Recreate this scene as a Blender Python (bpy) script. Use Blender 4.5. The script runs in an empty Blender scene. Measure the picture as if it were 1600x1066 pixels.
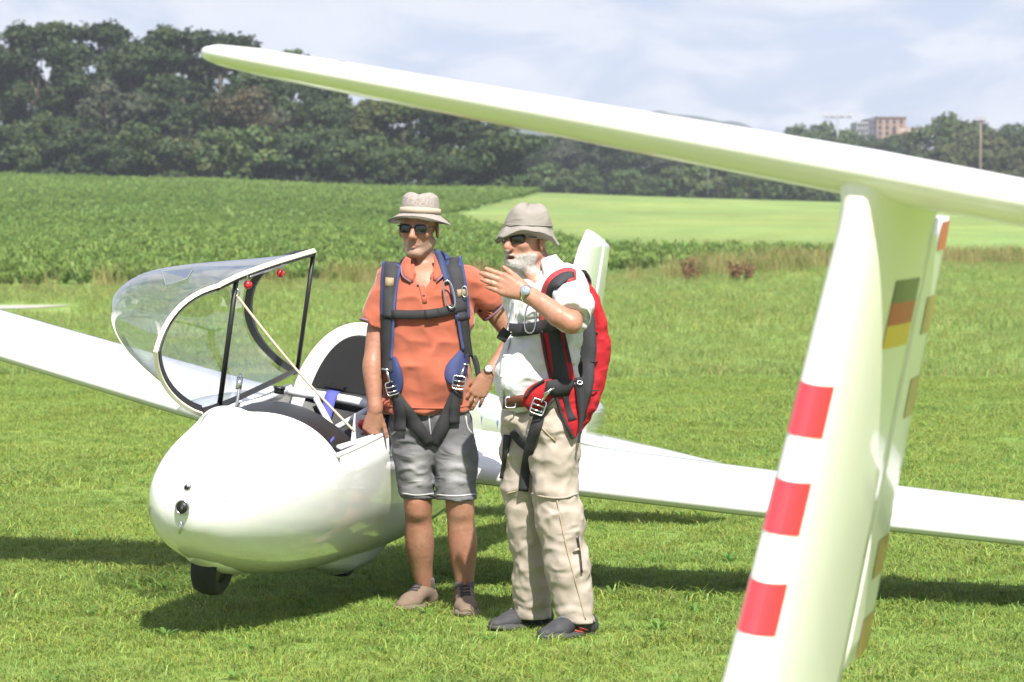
import bpy, bmesh, math, random
import numpy as np
from mathutils import Vector, Matrix
random.seed(7); RNG = np.random.default_rng(7)
sc = bpy.context.scene
COL = sc.collection
# ------------------------------------------------------------------ camera, world, sun, exposure
FPX = 5200.0                      # focal length in pixels of the 1600 px wide photograph
CAM = np.array([0.0, 0.0, 1.70])
TH = math.atan(198 / FPX)         # pitch down
FWD = np.array([0, math.cos(TH), -math.sin(TH)]); UPV = np.array([0, math.sin(TH), math.cos(TH)]); RGT = np.array([1.0, 0, 0])
cam = bpy.data.cameras.new('camera'); camo = bpy.data.objects.new('camera', cam); COL.objects.link(camo)
camo.location = CAM; camo.rotation_euler = (math.pi / 2 - TH, 0, 0)
cam.sensor_width = 36; cam.lens = 36 * FPX / 1600; cam.clip_start = 0.1; cam.clip_end = 8000
cam.dof.use_dof = True; cam.dof.focus_distance = 13.9; cam.dof.aperture_fstop = 8.0
sc.camera = camo
SUN_EL, SUN_AZ = 52.0, 12.0       # azimuth: degrees right of the camera's back (negative = from the left)
el, az = math.radians(SUN_EL), math.radians(SUN_AZ)
SUNV = Vector((math.sin(az) * math.cos(el), -math.cos(az) * math.cos(el), math.sin(el)))
sl = bpy.data.lights.new('sun', 'SUN'); slo = bpy.data.objects.new('sun', sl); COL.objects.link(slo)
sl.energy = 5.0; sl.angle = math.radians(0.53); sl.color = (1.0, 0.95, 0.87)
slo.rotation_euler = SUNV.to_track_quat('Z', 'Y').to_euler(); slo.location = (0, 0, 60)
world = bpy.data.worlds.new('World'); sc.world = world; world.use_nodes = True
wn = world.node_tree; wn.nodes.clear()
def N(nt, typ, **kw):
    n = nt.nodes.new(typ)
    for k, v in kw.items():
        if k.startswith('i_'):
            key = k[2:]
            key = int(key) if key.isdigit() else key.replace('_', ' ')
            n.inputs[key].default_value = v
        else: setattr(n, k, v)
    return n
def L(nt, a, ao, b, bi): nt.links.new(a.outputs[ao], b.inputs[bi])
sky = N(wn, 'ShaderNodeTexSky', sky_type='NISHITA', sun_disc=False, sun_elevation=el,
        sun_rotation=math.pi - az, altitude=200, air_density=1.0, dust_density=1.6, ozone_density=1.2)
tc = N(wn, 'ShaderNodeTexCoord'); sep = N(wn, 'ShaderNodeSeparateXYZ'); L(wn, tc, 'Generated', sep, 0)
zc = N(wn, 'ShaderNodeMath', operation='MAXIMUM', i_1=0.0); L(wn, sep, 2, zc, 0)
za = N(wn, 'ShaderNodeMath', operation='ADD', i_1=0.16); L(wn, zc, 0, za, 0)
dx = N(wn, 'ShaderNodeMath', operation='DIVIDE'); dy = N(wn, 'ShaderNodeMath', operation='DIVIDE')
L(wn, sep, 0, dx, 0); L(wn, za, 0, dx, 1); L(wn, sep, 1, dy, 0); L(wn, za, 0, dy, 1)
dx2 = N(wn, 'ShaderNodeMath', operation='MULTIPLY', i_1=1.9); L(wn, dx, 0, dx2, 0)
cmb = N(wn, 'ShaderNodeCombineXYZ'); L(wn, dx2, 0, cmb, 0); L(wn, dy, 0, cmb, 1)
cn = N(wn, 'ShaderNodeTexNoise', i_Scale=2.1, i_Detail=8.0, i_Roughness=0.55, i_Distortion=0.5); L(wn, cmb, 0, cn, 'Vector')
cr = N(wn, 'ShaderNodeMapRange', interpolation_type='SMOOTHSTEP', i_1=0.40, i_2=0.57); L(wn, cn, 'Fac', cr, 0)
cn2 = N(wn, 'ShaderNodeTexNoise', i_Scale=5.0, i_Detail=5.0, i_Roughness=0.6); L(wn, cmb, 0, cn2, 'Vector')
ccol = N(wn, 'ShaderNodeMix', data_type='RGBA'); ccol.inputs[6].default_value = (4.1, 4.35, 5.2, 1); ccol.inputs[7].default_value = (5.6, 5.6, 5.8, 1)
L(wn, cn2, 'Fac', ccol, 0)
# thin high veil over the clear parts, then the clouds
veil = N(wn, 'ShaderNodeMix', data_type='RGBA'); veil.inputs[0].default_value = 0.82; veil.inputs[7].default_value = (2.6, 3.15, 4.7, 1)
L(wn, sky, 0, veil, 6)
cmix = N(wn, 'ShaderNodeMix', data_type='RGBA'); L(wn, cr, 0, cmix, 0); L(wn, veil, 2, cmix, 6); L(wn, ccol, 2, cmix, 7)
bg = N(wn, 'ShaderNodeBackground', i_Strength=0.086); L(wn, cmix, 2, bg, 0)
wo = N(wn, 'ShaderNodeOutputWorld'); L(wn, bg, 0, wo, 0)
sc.view_settings.view_transform = 'Standard'; sc.view_settings.look = 'None'
sc.view_settings.gamma = 1.0; sc.view_settings.use_curve_mapping = False
sc.view_settings.exposure = 0.96
sc.cycles.use_denoising = True
sc.cycles.max_bounces = 8; sc.cycles.transparent_max_bounces = 16; sc.cycles.volume_bounces = 0
sc.cycles.use_adaptive_sampling = True; sc.cycles.adaptive_threshold = 0.015

# ------------------------------------------------------------------ helpers
def P(px, py, d):
    """point at depth d (metres along the view) under a pixel of the 1600x1066 photograph"""
    return CAM + RGT * ((px - 800) / FPX * d) + UPV * ((533 - py) / FPX * d) + FWD * d
def tag(o, label=None, cat=None, group=None, kind=None):
    if label: o['label'] = label
    if cat: o['category'] = cat
    if group: o['group'] = group
    if kind: o['kind'] = kind
    return o
def empty(name, loc=(0, 0, 0), M=None):
    o = bpy.data.objects.new(name, None); COL.objects.link(o)
    o.empty_display_size = 0.1
    if M is not None: o.matrix_world = M
    else: o.location = loc
    return o
def mesh_obj(name, verts, faces, mats, parent=None, smooth=True, fmat=None, world=False):
    """one mesh object; with world=True verts are world coordinates and are brought into the parent's frame"""
    v = np.asarray(verts, dtype=np.float64).reshape(-1, 3)
    if world and parent is not None:
        Mi = np.array(parent_matrix(parent).inverted())
        v = v @ Mi[:3, :3].T + Mi[:3, 3]
    me = bpy.data.meshes.new(name)
    if isinstance(faces, np.ndarray):
        nf, k = faces.shape
        me.vertices.add(len(v)); me.vertices.foreach_set('co', v.astype(np.float32).ravel())
        me.loops.add(nf * k); me.loops.foreach_set('vertex_index', faces.astype(np.int32).ravel())
        me.polygons.add(nf); me.polygons.foreach_set('loop_start', np.arange(0, nf * k, k, dtype=np.int32))
        me.update(calc_edges=True)
    else:
        me.from_pydata([tuple(p) for p in v], [], [tuple(int(i) for i in f) for f in faces])
    for m in (mats if isinstance(mats, (list, tuple)) else [mats]): me.materials.append(m)
    if fmat is not None: me.polygons.foreach_set('material_index', np.asarray(fmat, dtype=np.int32))
    if smooth: me.polygons.foreach_set('use_smooth', np.ones(len(me.polygons), dtype=bool))
    me.update()
    o = bpy.data.objects.new(name, me); COL.objects.link(o)
    if parent is not None: o.parent = parent
    return o
def parent_matrix(o):
    M = o.matrix_basis.copy()
    while o.parent is not None:
        o = o.parent; M = o.matrix_basis @ M
    return M
def recalc(o):
    bm = bmesh.new(); bm.from_mesh(o.data); bmesh.ops.recalc_face_normals(bm, faces=bm.faces); bm.to_mesh(o.data); bm.free()
def attr_color(o, name, cols):
    a = o.data.attributes.new(name, 'FLOAT_COLOR', 'POINT')
    c = np.ones((len(cols), 4), np.float32); c[:, :3] = cols; a.data.foreach_set('color', c.ravel())
def mod_solid(o, t, offset=-1):
    m = o.modifiers.new('solid', 'SOLIDIFY'); m.thickness = t; m.offset = offset
def mod_bevel(o, w, seg=2):
    m = o.modifiers.new('bevel', 'BEVEL'); m.width = w; m.segments = seg; m.limit_method = 'ANGLE'
def mod_sub(o, n=1):
    m = o.modifiers.new('sub', 'SUBSURF'); m.levels = n; m.render_levels = n

def srgb(r, g, b):
    f = lambda c: (c / 255 / 12.92) if c / 255 <= 0.04045 else ((c / 255 + 0.055) / 1.055) ** 2.4
    return (f(r), f(g), f(b))
def mat(name, col, rough=0.6, metal=0.0, spec=0.5, coat=0.0, coat_rough=0.05, var=0.0, vscale=8.0, bump=0.0, bscale=60.0, bdist=0.002,
        attr=None, translucent=0.0, sheen=0.0, stretch=None, sss=0.0, rnd=0.0, crease=None, patch=0.0):
    m = bpy.data.materials.new(name); m.use_nodes = True; nt = m.node_tree
    b = nt.nodes['Principled BSDF']; out = nt.nodes['Material Output']
    b.inputs['Base Color'].default_value = (*col, 1); b.inputs['Roughness'].default_value = rough
    b.inputs['Metallic'].default_value = metal; b.inputs['Specular IOR Level'].default_value = spec
    b.inputs['Coat Weight'].default_value = coat; b.inputs['Coat Roughness'].default_value = coat_rough
    if sheen: b.inputs['Sheen Weight'].default_value = sheen
    if sss:
        b.inputs['Subsurface Weight'].default_value = sss; b.inputs['Subsurface Radius'].default_value = (0.012, 0.005, 0.003); b.inputs['Subsurface Scale'].default_value = 1.0
    tcn = N(nt, 'ShaderNodeTexCoord'); src = (tcn, 'Object')
    if stretch:
        mp = N(nt, 'ShaderNodeMapping'); mp.inputs['Scale'].default_value = stretch; L(nt, tcn, 'Object', mp, 0); src = (mp, 0)
    cur = None
    if attr:
        a = N(nt, 'ShaderNodeAttribute', attribute_name=attr); cur = (a, 'Color')
    if var:
        nz = N(nt, 'ShaderNodeTexNoise', i_Scale=vscale, i_Detail=5.0, i_Roughness=0.65); L(nt, *src, nz, 'Vector')
        mr = N(nt, 'ShaderNodeMapRange', i_1=0.3, i_2=0.7, i_3=1 - var, i_4=1 + var); L(nt, nz, 'Fac', mr, 0)
        hs = N(nt, 'ShaderNodeVectorMath', operation='SCALE')
        if cur: L(nt, *cur, hs, 0)
        else: hs.inputs[0].default_value = col
        L(nt, mr, 0, hs, 'Scale'); cur = (hs, 0)
    if rnd:
        oi = N(nt, 'ShaderNodeObjectInfo')
        hsv = N(nt, 'ShaderNodeHueSaturation')
        mv = N(nt, 'ShaderNodeMapRange', i_1=0.0, i_2=1.0, i_3=1 - rnd, i_4=1 + rnd); L(nt, oi, 'Random', mv, 0); L(nt, mv, 0, hsv, 'Value')
        mh = N(nt, 'ShaderNodeMath', operation='MULTIPLY', i_1=37.7); L(nt, oi, 'Random', mh, 0)
        mf = N(nt, 'ShaderNodeMath', operation='FRACT'); L(nt, mh, 0, mf, 0)
        mh2 = N(nt, 'ShaderNodeMapRange', i_1=0.0, i_2=1.0, i_3=0.5 - 0.06 * rnd, i_4=0.5 + 0.045 * rnd); L(nt, mf, 0, mh2, 0); L(nt, mh2, 0, hsv, 'Hue')
        if cur: L(nt, *cur, hsv, 'Color')
        else: hsv.inputs['Color'].default_value = (*col, 1)
        cur = (hsv, 0)
    if patch:
        ge = N(nt, 'ShaderNodeNewGeometry'); pn_ = N(nt, 'ShaderNodeTexNoise', i_Scale=.75, i_Detail=4.0, i_Roughness=.6); L(nt, ge, 'Position', pn_, 'Vector')
        pr_ = N(nt, 'ShaderNodeMapRange', i_1=.32, i_2=.68); L(nt, pn_, 'Fac', pr_, 0)
        pm = N(nt, 'ShaderNodeMix', data_type='RGBA'); pm.inputs[6].default_value = (1 - .7 * patch, 1 - .35 * patch, 1 - .2 * patch, 1); pm.inputs[7].default_value = (1 + .9 * patch, 1 + .30 * patch, 1 + .2 * patch, 1); L(nt, pr_, 0, pm, 0)
        pv_ = N(nt, 'ShaderNodeVectorMath', operation='MULTIPLY'); L(nt, *cur, pv_, 0); L(nt, pm, 2, pv_, 1); cur = (pv_, 0)
    if cur: L(nt, *cur, b, 'Base Color')
    if bump:
        nb = N(nt, 'ShaderNodeTexNoise', i_Scale=bscale, i_Detail=4.0, i_Roughness=0.6); L(nt, *src, nb, 'Vector')
        bp = N(nt, 'ShaderNodeBump', i_Strength=bump, i_Distance=bdist); L(nt, nb, 'Fac', bp, 'Height'); L(nt, bp, 0, b, 'Normal')
    if crease:
        cz = N(nt, 'ShaderNodeTexNoise', noise_type='RIDGED_MULTIFRACTAL', i_Scale=crease[0], i_Detail=3.0, i_Roughness=0.5, i_Distortion=1.2)
        cm = N(nt, 'ShaderNodeMapping'); cm.inputs['Scale'].default_value = crease[3] if len(crease) > 3 else (1, 1, 1.8); cm.inputs['Rotation'].default_value = (.3, .4, 0)
        L(nt, tcn, 'Object', cm, 0); L(nt, cm, 0, cz, 'Vector')
        cb = N(nt, 'ShaderNodeBump', i_Strength=crease[2], i_Distance=crease[1]); L(nt, cz, 'Fac', cb, 'Height')
        if bump: L(nt, bp, 0, cb, 'Normal')
        L(nt, cb, 0, b, 'Normal')
    if translucent:
        tr = N(nt, 'ShaderNodeBsdfTranslucent'); mx = N(nt, 'ShaderNodeMixShader', i_0=translucent)
        if cur: L(nt, *cur, tr, 'Color')
        else: tr.inputs['Color'].default_value = (*col, 1)
        L(nt, b, 0, mx, 1); L(nt, tr, 0, mx, 2); L(nt, mx, 0, out, 0)
    return m

# --- small noise in numpy (value noise, smooth)
_perm = np.random.default_rng(3).random(4096).astype(np.float32)
def vnoise(p):
    p = np.asarray(p, dtype=np.float64); i = np.floor(p).astype(np.int64); f = p - i; f = f * f * (3 - 2 * f)
    def hsh(a, b, c): return _perm[(a * 73856093 ^ b * 19349663 ^ c * 83492791) & 4095]
    r = 0
    for dx_ in (0, 1):
        for dy_ in (0, 1):
            for dz_ in (0, 1):
                w = (f[..., 0] if dx_ else 1 - f[..., 0]) * (f[..., 1] if dy_ else 1 - f[..., 1]) * (f[..., 2] if dz_ else 1 - f[..., 2])
                r = r + w * hsh(i[..., 0] + dx_, i[..., 1] + dy_, i[..., 2] + dz_)
    return r * 2 - 1
def fbm(p, o=3):
    r = 0; a = 1.0; p = np.asarray(p, dtype=np.float64)
    for _ in range(o): r = r + a * vnoise(p); a *= .5; p = p * 2.03 + 17.1
    return r

# --- generic meshes
def tube(path, rad, n=10, cap=True):
    path = np.asarray(path, float); m = len(path); rad = np.full(m, rad) if np.isscalar(rad) else np.asarray(rad, float)
    tg = np.gradient(path, axis=0); tg /= np.linalg.norm(tg, axis=1)[:, None] + 1e-12
    ref = np.array([0, 0, 1.0]) if abs(tg[0][2]) < 0.9 else np.array([1.0, 0, 0])
    u = np.cross(ref, tg[0]); u /= np.linalg.norm(u); V = []
    for i in range(m):
        u = u - tg[i] * u.dot(tg[i]); u /= np.linalg.norm(u) + 1e-12; w = np.cross(tg[i], u)
        for j in range(n):
            a = 2 * math.pi * j / n; V.append(path[i] + rad[i] * (math.cos(a) * u + math.sin(a) * w))
    Fc = [(i * n + j, i * n + (j + 1) % n, (i + 1) * n + (j + 1) % n, (i + 1) * n + j) for i in range(m - 1) for j in range(n)]
    if cap: Fc += [tuple(range(n - 1, -1, -1)), tuple((m - 1) * n + j for j in range(n))]
    return np.array(V), Fc
def closed_tube(path, rad, n=8):
    path = np.asarray(path, float); m = len(path)
    tg = np.roll(path, -1, 0) - np.roll(path, 1, 0); tg /= np.linalg.norm(tg, axis=1)[:, None]
    nrm = np.linalg.svd(path - path.mean(0))[2][2]; V = []
    for i in range(m):
        w = np.cross(tg[i], nrm); w /= np.linalg.norm(w)
        for j in range(n):
            a = 2 * math.pi * j / n; V.append(path[i] + rad * (math.cos(a) * w + math.sin(a) * nrm))
    return np.array(V), [(i * n + j, i * n + (j + 1) % n, ((i + 1) % m) * n + (j + 1) % n, ((i + 1) % m) * n + j) for i in range(m) for j in range(n)]
def join(*parts):
    V = []; Fc = []; o = 0
    for v, f in parts:
        V.append(np.asarray(v, float)); Fc += [tuple(i + o for i in q) for q in f]; o += len(v)
    return np.concatenate(V), Fc
def box(c, size, R=None):
    s = np.array(size) / 2; v = np.array([[x, y, z] for x in (-1, 1) for y in (-1, 1) for z in (-1, 1)], float) * s
    if R is not None: v = v @ np.asarray(R).T
    return v + np.array(c), [(0, 1, 3, 2), (4, 6, 7, 5), (0, 4, 5, 1), (2, 3, 7, 6), (0, 2, 6, 4), (1, 5, 7, 3)]
def sphere(c, r, n=12):
    V = []; Fc = []
    for i in range(1, n):
        for j in range(n * 2):
            a = math.pi * i / n; b = math.pi * j / n
            V.append([math.sin(a) * math.cos(b), math.sin(a) * math.sin(b), math.cos(a)])
    m = n * 2
    for i in range(n - 2):
        for j in range(m): Fc.append((i * m + j, (i + 1) * m + j, (i + 1) * m + (j + 1) % m, i * m + (j + 1) % m))
    t = len(V); V += [[0, 0, 1], [0, 0, -1]]
    for j in range(m): Fc += [(t, j, (j + 1) % m), (t + 1, (n - 2) * m + (j + 1) % m, (n - 2) * m + j)]
    return np.array(V) * np.asarray(r) + np.array(c), Fc
def catmull(pts, per=8):
    p = np.asarray(pts, float); p = np.vstack([2 * p[0] - p[1], p, 2 * p[-1] - p[-2]]); out = []
    for i in range(1, len(p) - 2):
        for t in np.linspace(0, 1, per, endpoint=False):
            a, b, c, d = p[i - 1], p[i], p[i + 1], p[i + 2]
            out.append(.5 * ((2 * b) + (-a + c) * t + (2 * a - 5 * b + 4 * c - d) * t * t + (-a + 3 * b - 3 * c + d) * t ** 3))
    out.append(p[-2]); return np.array(out)
# ------------------------------------------------------------------ terrain
def terrain_h(x, y):
    x = np.clip(np.asarray(x, float), -90, 90); y = np.asarray(y, float)
    t = np.clip((y - 72) / 188, 0, 1)
    base = t ** 1.15 * (3.45 - 0.033 * x)
    return base + 0.03 * np.sin(x * .21 + y * .13) * np.clip((y - 20) / 40, 0, 1) + 0.05 * np.sin(x * .07 - y * .05 + 1) * np.clip((y - 30) / 40, 0, 1)
def ground_at(px, py):
    o = CAM; d = P(px, py, 1.0) - CAM
    t = np.geomspace(8, 900, 6000); q = o + d * t[:, None]; g = q[:, 2] - terrain_h(q[:, 0], q[:, 1])
    k = int(np.argmax(g < 0)) if (g < 0).any() else len(t) - 1
    a = g[k - 1] / (g[k - 1] - g[k] + 1e-12) if k else 0
    return q[k - 1] * (1 - a) + q[k] * a
def in_poly(x, y, poly):
    r = np.zeros(np.shape(x), bool); n = len(poly)
    for i in range(n):
        x1, y1 = poly[i]; x2, y2 = poly[(i + 1) % n]
        c = ((y1 > y) != (y2 > y)) & (x < (x2 - x1) * (y - y1) / (y2 - y1 + 1e-12) + x1); r ^= c
    return r
def edge_y(pix):
    """world polyline (x -> y) of a line drawn on the ground in the photograph"""
    q = np.array([ground_at(*p)[:2] for p in pix]); return q
CROP_FRONT = edge_y([(-250, 452), (0, 452), (560, 440), (940, 428), (1300, 408), (1600, 408), (1900, 408)])
LIGHT_NEAR = edge_y([(690, 340), (940, 394), (1300, 399), (1600, 405), (1900, 407)])
LIGHT_LEFT = edge_y([(850, 303), (690, 340)])
MOW = edge_y([(-300, 590), (0, 592), (300, 588), (560, 585), (950, 592), (1290, 594), (1600, 592), (2000, 594)])
FAR_EDGE = 257.0
light_poly = [(50 / FPX * FAR_EDGE, FAR_EDGE)] + [tuple(LIGHT_LEFT[1])] + [tuple(q) for q in LIGHT_NEAR[1:]] + [(140, FAR_EDGE)]
def zone(x, y):
    """0 mown, 1 meadow, 2 weed margin, 3 crop, 4 light meadow, 5 beyond"""
    mow = np.interp(x, MOW[:, 0], MOW[:, 1]) + .6 * vnoise(np.stack([x * .6, y * .0, x * 0], -1))
    cf = np.interp(x, CROP_FRONT[:, 0], CROP_FRONT[:, 1]) + 1.0 * vnoise(np.stack([x * .3, y * .0, x * 0 + 5], -1))
    z = np.zeros(np.shape(x), int)
    z[y > mow] = 1; z[y > cf - 9] = 2; z[y > cf] = 3
    z[in_poly(x, y, light_poly)] = 4; z[y > FAR_EDGE] = 5
    return z
ZCOL = np.array([(.188, .270, .064), (.176, .258, .070), (.17, .20, .07), (.13, .20, .05), (.185, .250, .078), (.06, .09, .03)])
ys = np.concatenate([np.arange(-30, 9, 3.0), np.arange(9, 40, .45), np.arange(40, 110, .8), np.arange(110, 300, 2.2), np.linspace(300, 900, 60), np.linspace(950, 4500, 40)])
xs = np.concatenate([-np.geomspace(70, 2600, 26)[::-1], np.arange(-66, 66.1, .75), np.geomspace(70, 2600, 26)])
gx, gy = np.meshgrid(xs, ys, indexing='xy')
gz = terrain_h(gx, gy)
zz = zone(gx, gy)
gc = ZCOL[zz].copy()
big = fbm(np.stack([gx * .12, gy * .06, gx * 0], -1), 3)[..., None]; fine = fbm(np.stack([gx * .9, gy * .35, gx * 0 + 3], -1), 3)[..., None]
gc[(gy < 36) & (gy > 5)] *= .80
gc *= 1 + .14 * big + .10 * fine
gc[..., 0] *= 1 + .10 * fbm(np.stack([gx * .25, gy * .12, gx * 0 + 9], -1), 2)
nx_, ny_ = len(xs), len(ys)
ii = (np.arange(ny_ - 1)[:, None] * nx_ + np.arange(nx_ - 1)[None]).ravel()
gf = np.stack([ii, ii + 1, ii + nx_ + 1, ii + nx_], 1)
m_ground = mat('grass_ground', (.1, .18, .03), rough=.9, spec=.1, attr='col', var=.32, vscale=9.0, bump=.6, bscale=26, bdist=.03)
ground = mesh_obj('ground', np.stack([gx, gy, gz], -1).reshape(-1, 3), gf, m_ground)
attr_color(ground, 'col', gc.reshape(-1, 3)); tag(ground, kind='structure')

# gravel path at the far left edge
pp = [(-260, 484, 8), (0, 481, 4.5), (60, 480, 3.4), (105, 478, 2)]
V = []; Fc = []
cl = np.array([ground_at(a, b) for a, b, _ in pp]); wd = [2.6, 2.2, 1.6, .4]
for i, c in enumerate(cl):
    for s in (-.5, .5):
        q = c + np.array([0, s * wd[i], 0]); q[2] = terrain_h(q[0], q[1]) + .012; V.append(q)
Fc = [(2 * i, 2 * i + 2, 2 * i + 3, 2 * i + 1) for i in range(len(cl) - 1)]
path = mesh_obj('path', V, Fc, mat('gravel', (.36, .34, .30), rough=.95, var=.2, vscale=3, bump=.5, bscale=30)); tag(path, kind='structure')
recalc(path)

# ------------------------------------------------------------------ scattering (stuff)
def scatter(name, pts, rotz, scl, protos, label, tilt=None):
    me = bpy.data.meshes.new(name); n = len(pts)
    me.vertices.add(n); me.vertices.foreach_set('co', np.asarray(pts, np.float32).ravel())
    rot = np.zeros((n, 3), np.float32); rot[:, 2] = rotz
    if tilt is not None: rot[:, :2] = tilt
    me.attributes.new('rot', 'FLOAT_VECTOR', 'POINT').data.foreach_set('vector', rot.ravel())
    me.attributes.new('scl', 'FLOAT', 'POINT').data.foreach_set('value', np.asarray(scl, np.float32))
    me.attributes.new('idx', 'INT', 'POINT').data.foreach_set('value', RNG.integers(0, len(protos), n).astype(np.int32))
    o = bpy.data.objects.new(name, me); COL.objects.link(o)
    pc = bpy.data.collections.new(name + '_source')
    for p in protos: pc.objects.link(p)
    ng = bpy.data.node_groups.new(name, 'GeometryNodeTree')
    ng.interface.new_socket('Geometry', in_out='INPUT', socket_type='NodeSocketGeometry')
    ng.interface.new_socket('Geometry', in_out='OUTPUT', socket_type='NodeSocketGeometry')
    gi = ng.nodes.new('NodeGroupInput'); go = ng.nodes.new('NodeGroupOutput')
    ci = ng.nodes.new('GeometryNodeCollectionInfo'); ci.inputs['Collection'].default_value = pc
    ci.inputs['Separate Children'].default_value = True; ci.inputs['Reset Children'].default_value = True
    ip = ng.nodes.new('GeometryNodeInstanceOnPoints'); ip.inputs['Pick Instance'].default_value = True
    def na(nm, t):
        a = ng.nodes.new('GeometryNodeInputNamedAttribute'); a.data_type = t; a.inputs['Name'].default_value = nm; return a
    ar, as_, ai = na('rot', 'FLOAT_VECTOR'), na('scl', 'FLOAT'), na('idx', 'INT')
    out = lambda n_: next(s for s in n_.outputs if s.enabled and s.name == 'Attribute')
    ng.links.new(gi.outputs[0], ip.inputs['Points']); ng.links.new(ci.outputs[0], ip.inputs['Instance'])
    ng.links.new(out(ai), ip.inputs['Instance Index']); ng.links.new(out(ar), ip.inputs['Rotation']); ng.links.new(out(as_), ip.inputs['Scale'])
    ng.links.new(ip.outputs[0], go.inputs[0])
    md = o.modifiers.new('scatter', 'NODES'); md.node_group = ng
    tag(o, label, kind='stuff'); return o
def proto(name, V, Fc, m, cols=None, smooth=False):
    me = bpy.data.meshes.new(name); me.from_pydata([tuple(v) for v in V], [], [tuple(f) for f in Fc]); me.materials.append(m)
    if smooth: me.polygons.foreach_set('use_smooth', np.ones(len(me.polygons), bool))
    o = bpy.data.objects.new(name, me)
    if cols is not None: attr_color(o, 'col', cols)
    return o
def tuft(rng, nb, rad, h, w, base, lean=.5, tipw=0.1, seg=2):
    V = []; Fc = []; C = []
    for _ in range(nb):
        a = rng.uniform(0, 6.283); r = rad * math.sqrt(rng.random()); x, y = r * math.cos(a), r * math.sin(a)
        hh = h * rng.uniform(.5, 1.15); b = rng.uniform(0, 6.283); ln = lean * rng.uniform(.2, 1.2) * hh
        f = rng.uniform(0, 6.283); wx, wy = math.cos(f) * w / 2, math.sin(f) * w / 2
        k = len(V); col = np.array(base) * rng.uniform(.7, 1.35); col[0] *= rng.uniform(.8, 1.3)
        if rng.random() < .07: col = np.array([.30, .27, .10]) * rng.uniform(.7, 1.2)
        for s in range(seg):
            t = s / seg; ox, oy = math.cos(b) * ln * t * t, math.sin(b) * ln * t * t; ww = 1 - t * (1 - .55)
            V += [(x + ox - wx * ww, y + oy - wy * ww, hh * t), (x + ox + wx * ww, y + oy + wy * ww, hh * t)]; C += [col, col]
        V.append((x + math.cos(b) * ln, y + math.sin(b) * ln, hh * (1 - .25 * lean))); C.append(col)
        for s in range(seg - 1): Fc.append((k + 2 * s, k + 2 * s + 1, k + 2 * s + 3, k + 2 * s + 2))
        Fc.append((k + 2 * seg - 2, k + 2 * seg - 1, k + 2 * seg))
    return V, Fc, np.array(C)
m_blade = mat('grass_blade', (.12, .2, .03), rough=.5, spec=.35, attr='col', translucent=.42, rnd=.2, patch=.15)
def pts_in(dmin, dmax, dens, margin=.6, z_ok=(0,), f=lambda d: 1.0):
    """random ground points inside the view wedge between two depths"""
    hw = lambda d: 800 / FPX * d + margin
    area = (hw(dmin) + hw(dmax)) * (dmax - dmin); n = int(area * dens)
    y = RNG.uniform(dmin, dmax, n * 2); keep = RNG.random(n * 2) < hw(y) / hw(dmax); y = y[keep]
    y = y[:n]; x = RNG.uniform(-1, 1, len(y)) * hw(y)
    z = zone(x, y); k = np.isin(z, z_ok); x, y = x[k], y[k]
    return np.stack([x, y, terrain_h(x, y) - .004], -1)
rg = np.random.default_rng(11)
base_g = (.238, .338, .074)
protos = [proto('tuft', *tuft(rg, 16, .045, .060, .0042, base_g, .8)[:2], m_blade, None) for _ in range(0)]
for _ in range(5):
    v, f, c = tuft(rg, 20, .058, .052, .0046, base_g, 1.3); protos.append(proto('tuft', v, f, m_blade, c))
A = pts_in(10.2, 20, 480, 1.9, (0, 1)); B = pts_in(20, 36, 190, 2.2, (0,))
pts = np.concatenate([A, B])
sc_ = np.concatenate([RNG.uniform(.5, 1.2, len(A)) * (1 + .5 * (RNG.random(len(A)) < .05)), RNG.uniform(.8, 1.5, len(B))])
# patchy growth
pn = fbm(np.stack([pts[:, 0] * 1.3, pts[:, 1] * .9, pts[:, 0] * 0], -1), 3); sc_ *= 1 + .33 * pn
scatter('mown_grass', pts, RNG.uniform(0, 6.28, len(pts)), sc_, protos, 'short mown green grass of the airfield in front and around the gliders')
# longer meadow grass
protos = []
for _ in range(5):
    v, f, c = tuft(rg, 18, .17, .15, .010, (.212, .300, .082), 1.2); protos.append(proto('meadow_tuft', v, f, m_blade, c))
A = pts_in(34, 48, 26, 3, (1,)); B = pts_in(48, 100, 9, 4, (1, 2)); pts = np.concatenate([A, B])
sc_ = RNG.uniform(.6, 1.2, len(pts)) * np.concatenate([np.full(len(A), .8), np.full(len(B), 1.25)])
on_path = (pts[:, 0] < -8.05 * pts[:, 1] / 62) & (pts[:, 1] > 57) & (pts[:, 1] < 63.5)      # the gravel path and its trodden near edge
sc_ = np.where(on_path, sc_ * .15, sc_)
edge = np.abs(pts[:, 1] - np.interp(pts[:, 0], MOW[:, 0], MOW[:, 1])); sc_ *= 1 + .35 * np.exp(-(edge / 1.2) ** 2)
scatter('meadow_grass', pts, RNG.uniform(0, 6.28, len(pts)), sc_, protos, 'longer meadow grass between the mown strip and the crop field')
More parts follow.
